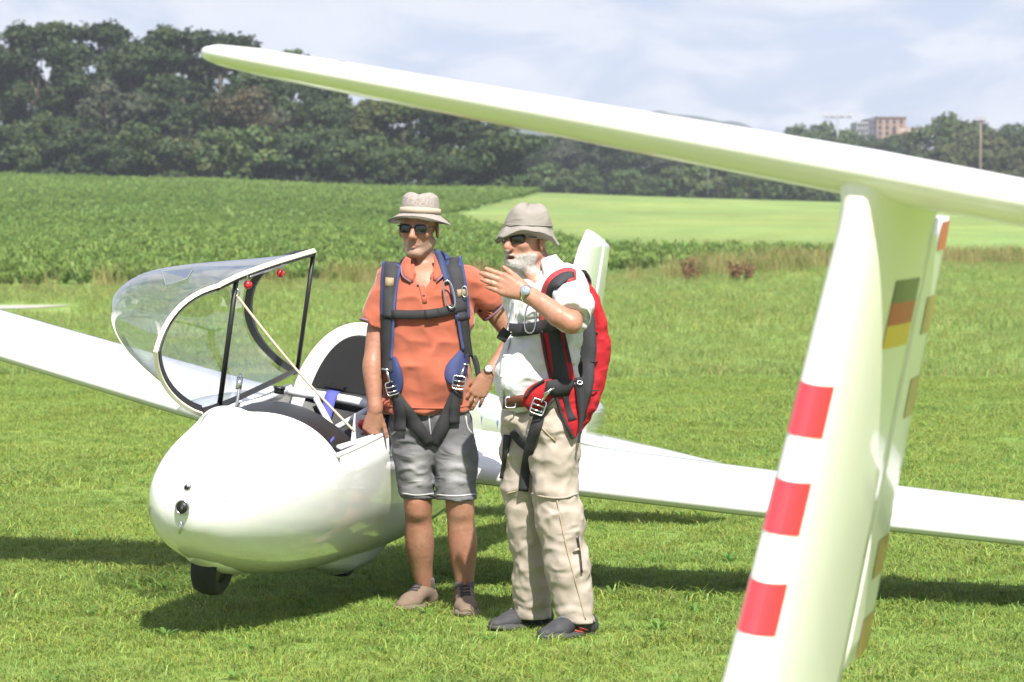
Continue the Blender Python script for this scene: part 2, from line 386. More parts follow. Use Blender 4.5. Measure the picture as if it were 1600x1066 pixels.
# clover and broad weeds in the lawn
def rosette(rng, n, r, col):
    V = []; Fc = []; C = []
    for i in range(n):
        a = 6.283 * i / n + rng.uniform(-.3, .3); l = r * rng.uniform(.6, 1.1); w = l * .32; h = l * rng.uniform(.25, .7); k = len(V)
        ca, sa = math.cos(a), math.sin(a)
        for (t, ww, z) in ((0.05, .2, 0), (.45, 1, h * .7), (.8, .75, h), (1.0, .05, h * .8)):
            V += [(ca * l * t - sa * w * ww / 2, sa * l * t + ca * w * ww / 2, z + .01), (ca * l * t + sa * w * ww / 2, sa * l * t - ca * w * ww / 2, z + .01)]
            C += [np.array(col) * rng.uniform(.85, 1.15)] * 2
        for s in range(3): Fc.append((k + 2 * s, k + 2 * s + 1, k + 2 * s + 3, k + 2 * s + 2))
    return V, Fc, np.array(C)
protos = []
for _ in range(4):
    v, f, c = rosette(rg, 7, .055, (.13, .25, .05)); protos.append(proto('lawn_weed', v, f, m_blade, c))
A = pts_in(10.5, 24, 2.6, 1.9, (0,)); 
scatter('lawn_weeds', A, RNG.uniform(0, 6.28, len(A)), RNG.uniform(.5, 1.3, len(A)), protos, 'small broad leaved weeds among the short grass')
# crop field
m_leaf = mat('crop_leaf', (.09, .19, .03), rough=.5, spec=.3, attr='col', translucent=.35, rnd=.25, patch=.16)
protos = []
for _ in range(5):
    v1, f1, c1 = rosette(rg, 12, .165, (.110, .185, .036)); v1 = [(x, y, z * 2.0 + .06) for x, y, z in v1]
    v2, f2, c2 = rosette(rg, 9, .125, (.155, .245, .052)); v2 = [(x, y, z * 2.4 + .17) for x, y, z in v2]
    k = len(v1); protos.append(proto('crop_plant', v1 + v2, f1 + [tuple(i + k for i in q) for q in f2], m_leaf, np.concatenate([c1, c2])))
A = pts_in(70, 130, 7.5, 9, (3,)); B = pts_in(130, 256, 4.2, 12, (3,)); pts = np.concatenate([A, B])
sc_ = RNG.uniform(.75, 1.2, len(pts)) * np.concatenate([np.full(len(A), 1.0), np.full(len(B), 1.0)])
sc_ *= 1 + .30 * fbm(np.stack([pts[:, 0] * .10, pts[:, 1] * .035, pts[:, 0] * 0 + 4], -1), 3)
k = (np.abs(((pts[:, 1] + .25 * pts[:, 0]) % 21) - 10) > .55) | (RNG.random(len(pts)) < .25); pts, sc_ = pts[k], sc_[k]
scatter('crop_plants', pts, RNG.uniform(0, 6.28, len(pts)), sc_, protos, 'leafy green field crop on the gentle slope behind the meadow')
# tall weeds and dry grass along the field margin
m_dry = mat('dry_grass', (.4, .33, .16), rough=.8, spec=.1, attr='col', translucent=.25, rnd=.25)
protos = []
for _ in range(3):
    v, f, c = tuft(rg, 18, .25, .75, .014, (.27, .25, .11), .45, seg=3); protos.append(proto('dry_tuft', v, f, m_dry, c))
for _ in range(2):
    v, f, c = tuft(rg, 18, .25, .65, .018, (.17, .22, .06), .5, seg=3); protos.append(proto('weed_tuft', v, f, m_dry, c))
x = RNG.uniform(-22, 26, 6600); cf = np.interp(x, CROP_FRONT[:, 0], CROP_FRONT[:, 1]); y = cf + RNG.uniform(-7, 1.0, len(x))
dens = fbm(np.stack([x * .45, y * .25, x * 0 + 2], -1), 3) - .06 + .34 * (x > 4) - .15 * ((x < -4) & (x > -9))
k = RNG.random(len(x)) < np.clip(dens, 0, 1); x, y = x[k], y[k]
scatter('margin_weeds', np.stack([x, y, terrain_h(x, y)], -1), RNG.uniform(0, 6.28, len(x)), RNG.uniform(.4, .95, len(x)), protos, 'dry yellow grass and weeds along the edge of the crop field')
# reddish dock stalks (things one can tell apart)
m_dock = mat('dock_seed', (.17, .095, .045), rough=.9, var=.3, vscale=20)
def dock(px, py, h, n, lab):
    b = ground_at(px, py); o = empty('dock_plant', b); tag(o, lab, 'weed', 'reddish brown dock plants at the field margin')
    V, Fc = np.zeros((0, 3)), []; S = []
    for i in range(n):
        a = random.uniform(0, 6.28); l = random.uniform(.05, .30); hh = h * random.uniform(.6, 1)
        base = np.array([random.uniform(-.16, .16), random.uniform(-.1, .1), 0]); tip = base + np.array([math.cos(a) * l, math.sin(a) * l, hh])
        S.append(tube([base, (base + tip) / 2 + [0, 0, .03], tip], [.008, .007, .004], 5))
    for q_ in S: mesh_obj('stalk', *q_, m_dock, o)
    Q = []; F2 = []
    for (v, f) in S:
        for _ in range(70):
            t = random.uniform(.35, 1.0); c = v[0] * (1 - t) + v[-1] * t + np.random.normal(0, .035, 3); k = len(Q); e = np.random.normal(0, 1, (2, 3)); e /= np.linalg.norm(e, axis=1)[:, None]
            s = random.uniform(.015, .035); Q += [c - e[0] * s, c + e[1] * s, c + e[0] * s, c - e[1] * s]; F2.append((k, k + 1, k + 2, k + 3))
    tag(mesh_obj('seed_heads', Q, F2, m_dock, o, smooth=False), kind='stuff')
dock(1082, 442, .62, 9, 'darkest reddish brown dock plant right of the red backpack')
dock(1150, 440, .55, 8, 'reddish brown dock stalks in the dry grass left of the tail fin')
dock(1166, 441, .50, 7, 'smaller reddish dock stalks nearest to the tail fin')

# ------------------------------------------------------------------ trees
m_bark = mat('bark', (.12, .095, .07), rough=.95, var=.3, vscale=6, bump=.6, bscale=12, bdist=.02)
def leaf_mat(n, c): return mat(n, c, rough=.6, spec=.2, attr='col', translucent=.22, rnd=.12)
LM = {'dark': leaf_mat('leaf_dark', 0), } if False else {}
LEAF = {'dark': (.036, .058, .020), 'mid': (.052, .080, .024), 'olive': (.070, .082, .028), 'grey': (.066, .076, .048), 'rust': (.078, .070, .036), 'light': (.06, .10, .030)}
m_tree = mat('tree_leaf', (.05, .08, .02), rough=.6, spec=.2, attr='col', translucent=.25, rnd=.16)
def crown_mesh(rng, kind, H, W, n, col, leaf):
    """leaf clump faces spread through lobes; local origin at the trunk foot"""
    lobes = []
    if kind == 'tall':
        for i in range(18):
            z = H * rng.uniform(.26, .93); k = math.sin(math.pi * min(1, max(.08, (z / H - .10) / .95))) ** .7
            a = rng.uniform(0, 6.283); r = W * .5 * k * rng.uniform(.25, .85)
            lobes.append((r * math.cos(a), r * math.sin(a), z, W * rng.uniform(.14, .25), H * rng.uniform(.05, .095)))
    elif kind == 'round':
        for i in range(20):
            z = H * rng.uniform(.12, .88); k = math.sqrt(max(.05, 1 - ((z / H - .45) / .52) ** 2)); a = rng.uniform(0, 6.283); r = W * .5 * k * rng.uniform(.3, .85)
            lobes.append((r * math.cos(a), r * math.sin(a), z, W * rng.uniform(.15, .25), H * rng.uniform(.09, .15)))
    else:
        for i in range(12):
            z = H * rng.uniform(.05, .8); a = rng.uniform(0, 6.283); r = W * .5 * rng.uniform(.0, .85) * (1 - .5 * z / H)
            lobes.append((r * math.cos(a), r * math.sin(a), z, W * rng.uniform(.14, .24), H * rng.uniform(.13, .22)))
    lob = np.array(lobes); vol = lob[:, 3] ** 2 * lob[:, 4]; pr = vol ** .8; pr /= pr.sum()
    li = rng.choice(len(lob), n, p=pr); q = rng.normal(0, 1, (n, 3)); q /= np.linalg.norm(q, axis=1)[:, None]; q *= (rng.random(n) ** .45)[:, None]
    q += .28 * np.stack([fbm(q * 2.1 + li[:, None], 2), fbm(q * 2.1 + li[:, None] + 31, 2), fbm(q * 2.1 + li[:, None] + 57, 2)], -1)
    c = lob[li, :3] + q * np.stack([lob[li, 3], lob[li, 3], lob[li, 4]], -1)
    c[:, 2] = np.maximum(c[:, 2], .1)
    nr = q + rng.normal(0, .5, (n, 3)) + np.array([0, 0, .35]); nr /= np.linalg.norm(nr, axis=1)[:, None]
    t1 = np.cross(nr, rng.normal(0, 1, (n, 3))); t1 /= np.linalg.norm(t1, axis=1)[:, None]; t2 = np.cross(nr, t1)
    s = (leaf * rng.uniform(.5, 1.3, n))[:, None]; asp = rng.uniform(.5, .9, n)[:, None]
    V = np.stack([c - t1 * s, c - t2 * s * asp + nr * s * .2, c + t1 * s, c + t2 * s * asp - nr * s * .15], 1).reshape(-1, 3)
    cc = np.array(col) * (1 + .26 * fbm(c * .35, 2) + .18 * rng.normal(0, 1, n))[:, None].clip(.45, 1.8)
    cc[:, 0] *= 1 + .12 * rng.normal(0, 1, n)
    return V, np.repeat(cc, 4, 0), lob
def trunk_mesh(rng, H, W, lob, r):
    parts = []; top = np.array([rng.uniform(-.4, .4), rng.uniform(-.4, .4), H * .72])
    pth = catmull([(0, 0, -.2), (rng.uniform(-.2, .2), 0, H * .22), (top[0] * .5, top[1] * .5, H * .48), top], 4)
    parts.append(tube(pth, np.linspace(r, r * .22, len(pth)), 8))
    for l in lob[:9]:
        k = int(rng.integers(3, len(pth) - 2)); b = pth[k]; e = l[:3]
        parts.append(tube([b, (b + e) / 2 + [0, 0, .3], e], [r * .38, r * .24, r * .08], 5))
    return join(*parts)
TREES = {}
def tree_proto(key, kind, H, W, n, col, leaf, seed):
    rng = np.random.default_rng(seed); V, C, lob = crown_mesh(rng, kind, H, W, n, col, leaf)
    f = np.arange(len(V), dtype=np.int32).reshape(-1, 4)
    o = mesh_obj('crown', V, f, m_tree, smooth=False); attr_color(o, 'col', C); me = o.data; bpy.data.objects.remove(o)
    t = mesh_obj('trunk', *trunk_mesh(rng, H, W, lob, .028 * H ** .9 if kind != 'bush' else .05), m_bark); tm = t.data; bpy.data.objects.remove(t)
    TREES[key] = (me, tm, H)
def plant_tree(key, name, px, base_z_d, h, rot, label, group, wscale=1.0, cat='tree'):
    me, tm, H = TREES[key]; d = base_z_d
    x = (px - 800) / FPX * d; s = h / H
    o = empty(name, (x, d, terrain_h(x, d) - .05)); o.rotation_euler = (0, 0, rot); o.scale = (s * wscale, s * wscale, s); tag(o, label, cat, group)
    for nm, m in (('crown', me), ('trunk', tm)):
        c = bpy.data.objects.new(nm, m); COL.objects.link(c); c.parent = o
    return o
for i in range(3): tree_proto('tall%d' % i, 'tall', 15, 7.5, 8500, LEAF['dark' if i != 1 else 'mid'], .24, 20 + i)
tree_proto('tallb', 'tall', 15, 9, 9500, LEAF['dark'], .25, 29)
for i, c in enumerate(('mid', 'olive', 'grey', 'rust', 'dark', 'light')): tree_proto('round_' + c, 'round', 9, 8, 9000, LEAF[c], .21, 40 + i)
for i, c in enumerate(('mid', 'olive', 'dark', 'rust')): tree_proto('bush_' + c, 'bush', 3.5, 6, 3600, tuple(1.3 * q for q in LEAF[c]), .17, 60 + i)
ordw = ['first', 'second', 'third', 'fourth', 'fifth', 'sixth', 'seventh', 'eighth', 'ninth', 'tenth', 'eleventh', 'twelfth', 'thirteenth', 'fourteenth', 'fifteenth', 'sixteenth', 'seventeenth', 'eighteenth', 'nineteenth', 'twentieth', 'twenty-first', 'twenty-second', 'twenty-third', 'twenty-fourth', 'twenty-fifth', 'twenty-sixth']
def ztop(py, d): return 1.7 + (335 - py) / FPX * d          # height above z=0 of something seen at py
G1 = 'tall dark trees of the wood at upper left'
tall = [(-70, 60), (12, 68), (52, 32), (85, 30), (118, 66), (160, 30), (205, 22), (243, 62), (272, 36), (308, 88), (342, 46), (380, 72), (412, 62), (452, 74), (520, 96)]
for i, (px, py) in enumerate(tall):
    d = 283 + random.uniform(-6, 10); x = (px - 800) / FPX * d
    plant_tree(random.choice(['tall0', 'tall1', 'tall2', 'tallb']), 'tall_tree', px, d, ztop(py, d) - float(terrain_h(x, d)), random.uniform(0, 6.28),
               '%s tall dark tree from the left along the skyline of the wood' % ordw[i], G1, random.uniform(.95, 1.2))
G2 = 'rounded trees at the front of the wood'
mid = [(-30, 150, 'dark'), (30, 190, 'dark'), (85, 175, 'mid'), (128, 180, 'dark'), (172, 118, 'grey'), (232, 140, 'dark'), (268, 162, 'grey'), (258, 190, 'olive'), (308, 150, 'dark'), (350, 150, 'olive'), (378, 135, 'rust'),
       (418, 140, 'grey'), (460, 150, 'mid'), (505, 150, 'mid'), (548, 165, 'dark'), (590, 150, 'olive'), (635, 150, 'mid'), (680, 150, 'dark'), (722, 165, 'dark'), (762, 180, 'dark')]
for i, (px, py, c) in enumerate(mid):
    d = 272 + random.uniform(-5, 5); x = (px - 800) / FPX * d
    desc = {'dark': 'dark green', 'mid': 'mid green', 'olive': 'olive green', 'grey': 'greyish green', 'rust': 'rust brown tinged'}[c]
    plant_tree('round_' + c, 'broadleaf_tree', px, d, ztop(py, d) - float(terrain_h(x, d)), random.uniform(0, 6.28),
               '%s rounded tree, %s from the left in the front of the wood' % (desc, ordw[i]), G2, random.uniform(.85, 1.1))
G3 = 'bushes along the foot of the wood'
for i in range(22):
    px = -20 + i * 38 + random.uniform(-10, 10); d = 262 + random.uniform(-2, 3); c = random.choice(['mid', 'olive', 'dark', 'dark', 'rust' if i % 5 == 0 else 'dark'])
    plant_tree('bush_' + c, 'bush', px, d, random.uniform(2.6, 5.2), random.uniform(0, 6.28), '%s bush from the left along the dark foot of the wood' % ordw[i], G3, 1.0, 'bush')
# farther tree line to the right of the wood
G4 = 'hazy far trees between the wood and the tail fin'
for i in range(24):
    px = 806 + i * 23 + random.uniform(-7, 7); d = 385 + random.uniform(-15, 25); x = (px - 800) / FPX * d
    top = 208 + (px - 800) * .035 + random.uniform(-14, 14) + (12 if px < 860 else 0); c = random.choice(['mid', 'dark', 'dark', 'olive', 'grey'])
    plant_tree('round_' + c, 'far_tree', px, d, ztop(top, d) - float(terrain_h(x, d)), random.uniform(0, 6.28), '%s tree from the left of the hazy tree line under the white tailplane' % ordw[i], G4, 1.0)
for i in range(16):
    px = 800 + i * 33 + random.uniform(-7, 7); d = 366 + random.uniform(-4, 4); c = random.choice(['mid', 'olive', 'dark', 'mid'])
    plant_tree('bush_' + c, 'far_bush', px, d, random.uniform(2.8, 4.6), random.uniform(0, 6.28), '%s low bush from the left under the hazy far tree line' % ordw[i], 'low bushes under the far tree line', 1.0, 'bush')
# trees at the right edge
G5 = 'trees beyond the tailplane at the right edge'
right = [(1268, 196, 'mid', 500), (1312, 192, 'mid', 505), (1385, 206, 'dark', 470), (1418, 205, 'olive', 472), (1462, 186, 'mid', 440), (1496, 178, 'mid', 442), (1532, 196, 'olive', 430), (1560, 188, 'dark', 445), (1596, 192, 'dark', 440), (1640, 184, 'mid', 445), (1478, 222, 'olive', 415), (1530, 230, 'olive', 412), (1580, 226, 'olive', 410), (1630, 222, 'mid', 412)]
for i, (px, py, c, d) in enumerate(right):
    x = (px - 800) / FPX * d
    plant_tree('round_' + c, 'far_tree', px, d, ztop(py, d) - float(terrain_h(x, d)), random.uniform(0, 6.28), '%s tree in the group above the white tailplane at the right edge' % ordw[i], G5, 1.0)
# ------------------------------------------------------------------ far hills
def hill(name, d0, pts, depth, col, seed):
    prof = np.array([((px - 800) / FPX * d0, ztop(py, d0)) for px, py in pts]); n = 160
    X = np.linspace(prof[0, 0], prof[-1, 0], n); Z = np.interp(X, prof[:, 0], prof[:, 1]); V = []; m = 14
    for j in range(m):
        t = j / (m - 1); k = math.sin(math.pi * t)
        for i in range(n): V.append((X[i], d0 + (t - .5) * depth, -6 + (Z[i] + 6) * k + (1.6 * vnoise(np.array([X[i] * .12, t * 9, seed])) if 0 < j < m - 1 else 0)))
    Fc = [(j * n + i, j * n + i + 1, (j + 1) * n + i + 1, (j + 1) * n + i) for j in range(m - 1) for i in range(n - 1)]
    o = mesh_obj(name, V, Fc, mat(name + '_wood', col, rough=.95, var=.35, vscale=.08, bump=1.0, bscale=.12, bdist=3.0)); tag(o, kind='structure'); recalc(o); return o
hill('hill', 1900, [(300, 240), (560, 232), (700, 208), (800, 190), (925, 174), (1005, 176), (1090, 181), (1150, 193), (1230, 228), (1400, 262)], 500, (.016, .032, .020), 1)
hill('low_hill', 1300, [(-600, 268), (-100, 250), (300, 238), (600, 226), (795, 203), (870, 212), (1000, 236), (1400, 262), (2000, 268)], 320, (.04, .07, .025), 2)
# ------------------------------------------------------------------ apartment block far right
m_brick = mat('brick_red', (.27, .185, .155), rough=.9, var=.12, vscale=.6); m_dk = mat('dark_window', (.035, .04, .05), rough=.15); m_ltgrey = mat('render_grey', (.33, .33, .34), rough=.8, var=.06)
m_slate = mat('slate_cladding', (.10, .10, .13), rough=.7)
bd = 620.0
def bx(px0, px1, py0, py1, dn, df):
    x0, x1 = (px0 - 800) / FPX * bd, (px1 - 800) / FPX * bd; z1, z0 = ztop(py0, bd), ztop(py1, bd)
    return box(((x0 + x1) / 2, bd + (dn + df) / 2, (z0 + z1) / 2), (x1 - x0, df - dn, z1 - z0))
xb = (1378 - 800) / FPX * bd
bld = empty('apartment_building', (xb, bd, float(terrain_h(xb, bd)))); tag(bld, 'far red brick apartment block with a grey stair tower above the tailplane', 'building')
mesh_obj('brick_block', *bx(1369, 1415, 184, 300, 0, 14), m_brick, bld, False, world=True)
mesh_obj('tower', *bx(1356, 1369.3, 185.5, 300, .5, 13), m_slate, bld, False, world=True)
mesh_obj('white_wing', *bx(1338, 1356, 191, 300, 0, 12), m_ltgrey, bld, False, world=True)
mesh_obj('roof_rim', *bx(1368.5, 1415.5, 182.6, 184, -.3, 14.3), m_brick, bld, False, world=True)
mesh_obj('front_wing', *bx(1392, 1424, 201, 300, -8, -1), mat('brick_pale', (.33, .22, .18), rough=.9), bld, False, world=True)
for r in range(6):
    for c in range(4):
        w = mesh_obj('window', *bx(1339.5 + c * 4.3, 1342.3 + c * 4.3, 193 + r * 8.6, 198.6 + r * 8.6, -.15, .3), m_dk, bld, False, world=True)
for r in range(5):
    for c in range(4):
        mesh_obj('window', *bx(1372 + c * 11, 1376.5 + c * 11, 188 + r * 9, 193 + r * 9, -.15, .3), m_dk, bld, False, world=True)
    for c in range(2): mesh_obj('window', *bx(1358 + c * 6, 1361 + c * 6, 189 + r * 9, 194 + r * 9, .35, .8), m_dk, bld, False, world=True)
# ------------------------------------------------------------------ masts
m_steel = mat('galvanised', (.22, .23, .24), rough=.6, metal=.2); m_wood = mat('pole_wood', (.20, .17, .14), rough=.9, var=.15)
def mast(name, px, py, d, r, m, arms, lab, lampcol=(.42, .42, .42)):
    x = (px - 800) / FPX * d; g = float(terrain_h(x, d)); top = ztop(py, d) - g
    o = empty(name, (x, d, g)); tag(o, lab, 'mast' if arms else 'pole')
    mesh_obj('pole', *tube([(0, 0, -.3), (0, 0, top * .5), (0, 0, top)], [r, r * .85, r * .7], 10), m, o)
    if arms:
        mesh_obj('crossarm', *box((0, 0, top - .25), (arms * 2, .18, .18)), m, o, False)
        for s in (-1, -.35, .35, 1):
            mesh_obj('lamp', *box((s * arms, -.15, top + .12), (arms * .36, .4, .26)), mat('lamp_head', lampcol, rough=.6), o, False)
mast('floodlight_mast', 1308, 181, 480, .20, m_steel, 1.9, 'tall grey floodlight mast left of the apartment block')
mast('floodlight_mast', 1427, 205, 470, .17, m_steel, 1.6, 'shorter grey floodlight mast right of the apartment block')
mast('wooden_pole', 1531, 186, 330, .11, m_wood, .5, 'brown pole with a pale lamp in front of the right hand trees')
mast('thin_pole', 1106, 262, 345, .05, mat('pole_dark', (.16, .17, .17), rough=.7), 0, 'thin grey pole in front of the far hazy trees under the tailplane')
# ------------------------------------------------------------------ haze
hz = mesh_obj('haze', *box((0, 1200, 62), (5400, 2700, 131)), mat('haze_air', (1, 1, 1)), smooth=False); tag(hz, 'thin summer haze over the whole airfield', kind='stuff')
hm = hz.data.materials[0]; hm.node_tree.nodes.clear()
pv = N(hm.node_tree, 'ShaderNodeVolumePrincipled'); pv.inputs['Color'].default_value = (.80, .88, 1, 1); pv.inputs['Density'].default_value = 0.00030; pv.inputs['Anisotropy'].default_value = 0.0
ho = N(hm.node_tree, 'ShaderNodeOutputMaterial'); L(hm.node_tree, pv, 0, ho, 'Volume')
# ------------------------------------------------------------------ materials of the gliders
m_gel = mat('white_gelcoat', (.80, .80, .79), rough=.22, spec=.5, coat=1.0, coat_rough=.025, var=.012, vscale=3)
m_gelf = mat('cream_gelcoat', (.82, .80, .755), rough=.30, spec=.4, coat=.45, coat_rough=.06, var=.012, vscale=3)
m_black = mat('black_frame', (.012, .012, .013), rough=.45, var=.1, vscale=30)
m_blacks = mat('black_leather', (.016, .016, .018), rough=.42, bump=.25, bscale=220, bdist=.001)
m_rub = mat('rubber', (.014, .014, .014), rough=.75, bump=.3, bscale=90)
m_int = mat('cockpit_grey', (.55, .56, .58), rough=.5, var=.05, vscale=12)
m_tubew = mat('white_tube', (.72, .73, .76), rough=.3)
m_metal = mat('bright_metal', (.62, .62, .62), rough=.22, metal=1.0)
m_dkm = mat('dark_metal', (.10, .10, .10), rough=.35, metal=.9)
m_red = mat('red_plastic', (.55, .02, .025), rough=.3, coat=.3)
m_tape = mat('red_tape', (.72, .045, .06), rough=.35, coat=.2)
m_strapb = mat('blue_webbing', (.075, .085, .36), rough=.8, bump=.5, bscale=400, bdist=.0008)
m_rope = mat('cord_beige', (.62, .50, .38), rough=.9, bump=.8, bscale=300, bdist=.002)
m_ivory = mat('ivory_seal', (.72, .68, .52), rough=.5)
def glass_mat(name, tint, extra=0.0):
    m = bpy.data.materials.new(name); m.use_nodes = True; nt = m.node_tree; nt.nodes.clear()
    tr = N(nt, 'ShaderNodeBsdfTransparent'); tr.inputs[0].default_value = (*tint, 1)
    gl = N(nt, 'ShaderNodeBsdfGlossy', i_Roughness=0.02); fr = N(nt, 'ShaderNodeFresnel', i_IOR=1.52); ge = N(nt, 'ShaderNodeNewGeometry'); ior = N(nt, 'ShaderNodeMapRange', i_1=0.0, i_2=1.0, i_3=1.5, i_4=1 / 1.5); L(nt, ge, 'Backfacing', ior, 0); L(nt, ior, 0, fr, 'IOR')
    ad = N(nt, 'ShaderNodeMath', operation='MULTIPLY_ADD', i_1=1.55, i_2=extra); L(nt, fr, 0, ad, 0)
    mx = N(nt, 'ShaderNodeMixShader'); L(nt, ad, 0, mx, 0); L(nt, tr, 0, mx, 1); L(nt, gl, 0, mx, 2)
    o = N(nt, 'ShaderNodeOutputMaterial'); L(nt, mx, 0, o, 0); return m
m_perspex = glass_mat('perspex', (.91, .94, .95), .12)

def airfoil(c, tk, n=14, camber=.02, te=.003):
    """closed section, LE at 0, chord along +a; returns list of (a, h) upper LE->TE then lower TE->LE"""
    b = np.linspace(0, math.pi, n); x = (1 - np.cos(b)) / 2
    yt = 5 * tk * (.2969 * np.sqrt(x) - .126 * x - .3516 * x ** 2 + .2843 * x ** 3 - .1036 * x ** 4) + te * x / 2
    yc = camber * 4 * x * (1 - x)
    up = np.stack([x, yc + yt], 1); lo = np.stack([x, yc - yt], 1)
    return np.concatenate([up, lo[::-1][:-1]]) * c
def loft(secs, capa=True, capb=True):
    n = len(secs[0]); V = np.concatenate(secs)
    Fc = [(i * n + j, i * n + (j + 1) % n, (i + 1) * n + (j + 1) % n, (i + 1) * n + j) for i in range(len(secs) - 1) for j in range(n)]
    if capa: Fc.append(tuple(range(n - 1, -1, -1)))
    if capb: Fc.append(tuple((len(secs) - 1) * n + j for j in range(n)))
    return V, Fc
# ------------------------------------------------------------------ glider standing behind the men
YAW, ROLL = math.radians(17), math.radians(8.0)
def frame(loc, yaw, roll, pitch=0.0):
    a = np.array([math.sin(yaw), math.cos(yaw), 0]); r = np.array([-math.cos(yaw), math.sin(yaw), 0]); u = np.array([0, 0, 1.0])
    r, u = math.cos(roll) * r + math.sin(roll) * u, math.cos(roll) * u - math.sin(roll) * r
    a, u = math.cos(pitch) * a - math.sin(pitch) * u, math.cos(pitch) * u + math.sin(pitch) * a
    M = Matrix.Identity(4)
    for i in range(3): M[i][0], M[i][1], M[i][2], M[i][3] = a[i], r[i], u[i], loc[i]
    return M
GN = np.array([-1.30, 13.0, 0.55])
G = empty('glider', M=frame(GN, YAW, ROLL))
tag(G, 'white glider with its canopy swung open standing behind the two men', 'glider')
S_ = np.array([0, .03, .08, .15, .27, .4, .6, .85, 1.1, 1.35, 1.6, 1.9, 2.5, 3.2, 4.0, 5.0, 6.0])
HW = np.array([0, .092, .146, .198, .248, .284, .322, .348, .358, .36, .36, .36, .33, .25, .175, .125, .08])
ZT = np.array([0, .082, .133, .185, .243, .290, .342, .44, .56, .63, .662, .672, .60, .40, .24, .155, .115])
ZB = np.array([0, .085, .135, .185, .235, .272, .315, .345, .36, .365, .365, .36, .32, .235, .165, .115, .08])
from bisect import bisect
def pchip(xs_, ys_, x):
    x = np.asarray(x, float); h = np.diff(xs_); dl = np.diff(ys_) / h; m = np.zeros(len(xs_)); m[1:-1] = np.where(dl[1:] * dl[:-1] > 0, 2 * dl[1:] * dl[:-1] / (dl[1:] + dl[:-1] + 1e-12), 0); m[0], m[-1] = dl[0], dl[-1]
    k = np.clip(np.searchsorted(xs_, x) - 1, 0, len(h) - 1); t = (x - xs_[k]) / h[k]; t = np.clip(t, 0, 1)
    return ys_[k] * (1 + 2 * t) * (1 - t) ** 2 + m[k] * h[k] * t * (1 - t) ** 2 + ys_[k + 1] * t * t * (3 - 2 * t) + m[k + 1] * h[k] * t * t * (t - 1)
S_FRONT, S_BULK = .86, 1.95
SKEW = .25
def sill_u(s): return .19 + .125 * np.clip((s - S_FRONT) / (S_BULK - S_FRONT), -1, 1.4)
def sec_point(s, phi):
    """phi from -pi/2 (keel) to pi/2 (top), starboard side"""
    hw, zt, zb = pchip(S_, HW, s), pchip(S_, ZT, s), pchip(S_, ZB, s)
    c, n = np.cos(phi), np.sin(phi); e = .92
    r = hw * np.abs(c) ** e; u = np.where(n > 0, zt, zb) * np.sign(n) * np.abs(n) ** e
    return r, u
NL, NU = 12, 12
stations = np.concatenate([[.002, .012, .03, .06, .10, .15, .21, .28, .36, .44, .53, .62, .70, .78], [S_FRONT], np.linspace(.95, 1.86, 10), [S_BULK], [2.05, 2.2, 2.4, 2.6, 2.9, 3.2, 3.6, 4.0, 4.5, 5.0, 5.5, 5.95]])
IF_, IB = int(np.argmin(abs(stations - S_FRONT))), int(np.argmin(abs(stations - S_BULK)))
def ring(s):
    """one ring of points, from keel up the starboard side over the top and down the port side"""
    zt = pchip(S_, ZT, s); q = np.clip(sill_u(s) / max(zt, 1e-3), .05, .62); ps = math.asin(q ** (1 / .92))
    ph = np.concatenate([np.linspace(-math.pi / 2, ps, NL + 1), np.linspace(ps, math.pi / 2, NU + 1)[1:]])
    fr = np.clip((ph - ps) / (math.pi / 2 - ps), 0, 1)
    bell = np.interp(s, [0, .35, S_FRONT, 1.5, S_BULK], [0, .25, 1, .25, 0])
    sk = s - SKEW * bell * (fr ** .8)
    r, u = sec_point(np.maximum(sk, .001), ph)
    A = np.stack([sk, r, u], 1); Bm = A[1:-1][::-1] * [1, -1, 1]
    return np.concatenate([A, Bm])
rings = [ring(s) for s in stations]; nr_ = len(rings[0])
V = np.concatenate(rings); FB = []; FG = []
top0, top1 = NL, NL + 2 * NU                                   # columns of the opening
for i in range(len(rings) - 1):
    for j in range(nr_):
        f = (i * nr_ + j, i * nr_ + (j + 1) % nr_, (i + 1) * nr_ + (j + 1) % nr_, (i + 1) * nr_ + j)
        (FG if (IF_ <= i < IB and top0 <= j < top1) else FB).append(f)
FB.append(tuple(range(nr_ - 1, -1, -1))); FB.append(tuple((len(rings) - 1) * nr_ + j for j in range(nr_)))
m_hull = mat('hull_gelcoat', (.80, .80, .79), rough=.22, spec=.5, coat=1.0, coat_rough=.025, var=.012, vscale=3)
_nt = m_hull.node_tree; _b = _nt.nodes['Principled BSDF']; _src = _b.inputs['Base Color'].links[0].from_socket       # grass specks and mud flicked up under the belly
_tc = N(_nt, 'ShaderNodeTexCoord'); _sp = N(_nt, 'ShaderNodeSeparateXYZ'); L(_nt, _tc, 'Object', _sp, 0)
_mz = N(_nt, 'ShaderNodeMapRange', i_1=-.13, i_2=-.34); L(_nt, _sp, 2, _mz, 0)
_nz = N(_nt, 'ShaderNodeTexNoise', i_Scale=95.0, i_Detail=3.0, i_Roughness=.7); L(_nt, _tc, 'Object', _nz, 'Vector')
_ms = N(_nt, 'ShaderNodeMapRange', i_1=.56, i_2=.64); L(_nt, _nz, 'Fac', _ms, 0)
_mm = N(_nt, 'ShaderNodeMath', operation='MULTIPLY'); L(_nt, _mz, 0, _mm, 0); L(_nt, _ms, 0, _mm, 1)
_m2 = N(_nt, 'ShaderNodeMath', operation='MULTIPLY', i_1=.55); L(_nt, _mm, 0, _m2, 0)
_mx = N(_nt, 'ShaderNodeMix', data_type='RGBA'); _mx.inputs[7].default_value = (.16, .17, .08, 1); L(_nt, _m2, 0, _mx, 0); _nt.links.new(_src, _mx.inputs[6]); L(_nt, _mx, 2, _b, 'Base Color')
body = mesh_obj('fuselage', V, FB, m_hull, G); recalc(body); mod_solid(body, .014)
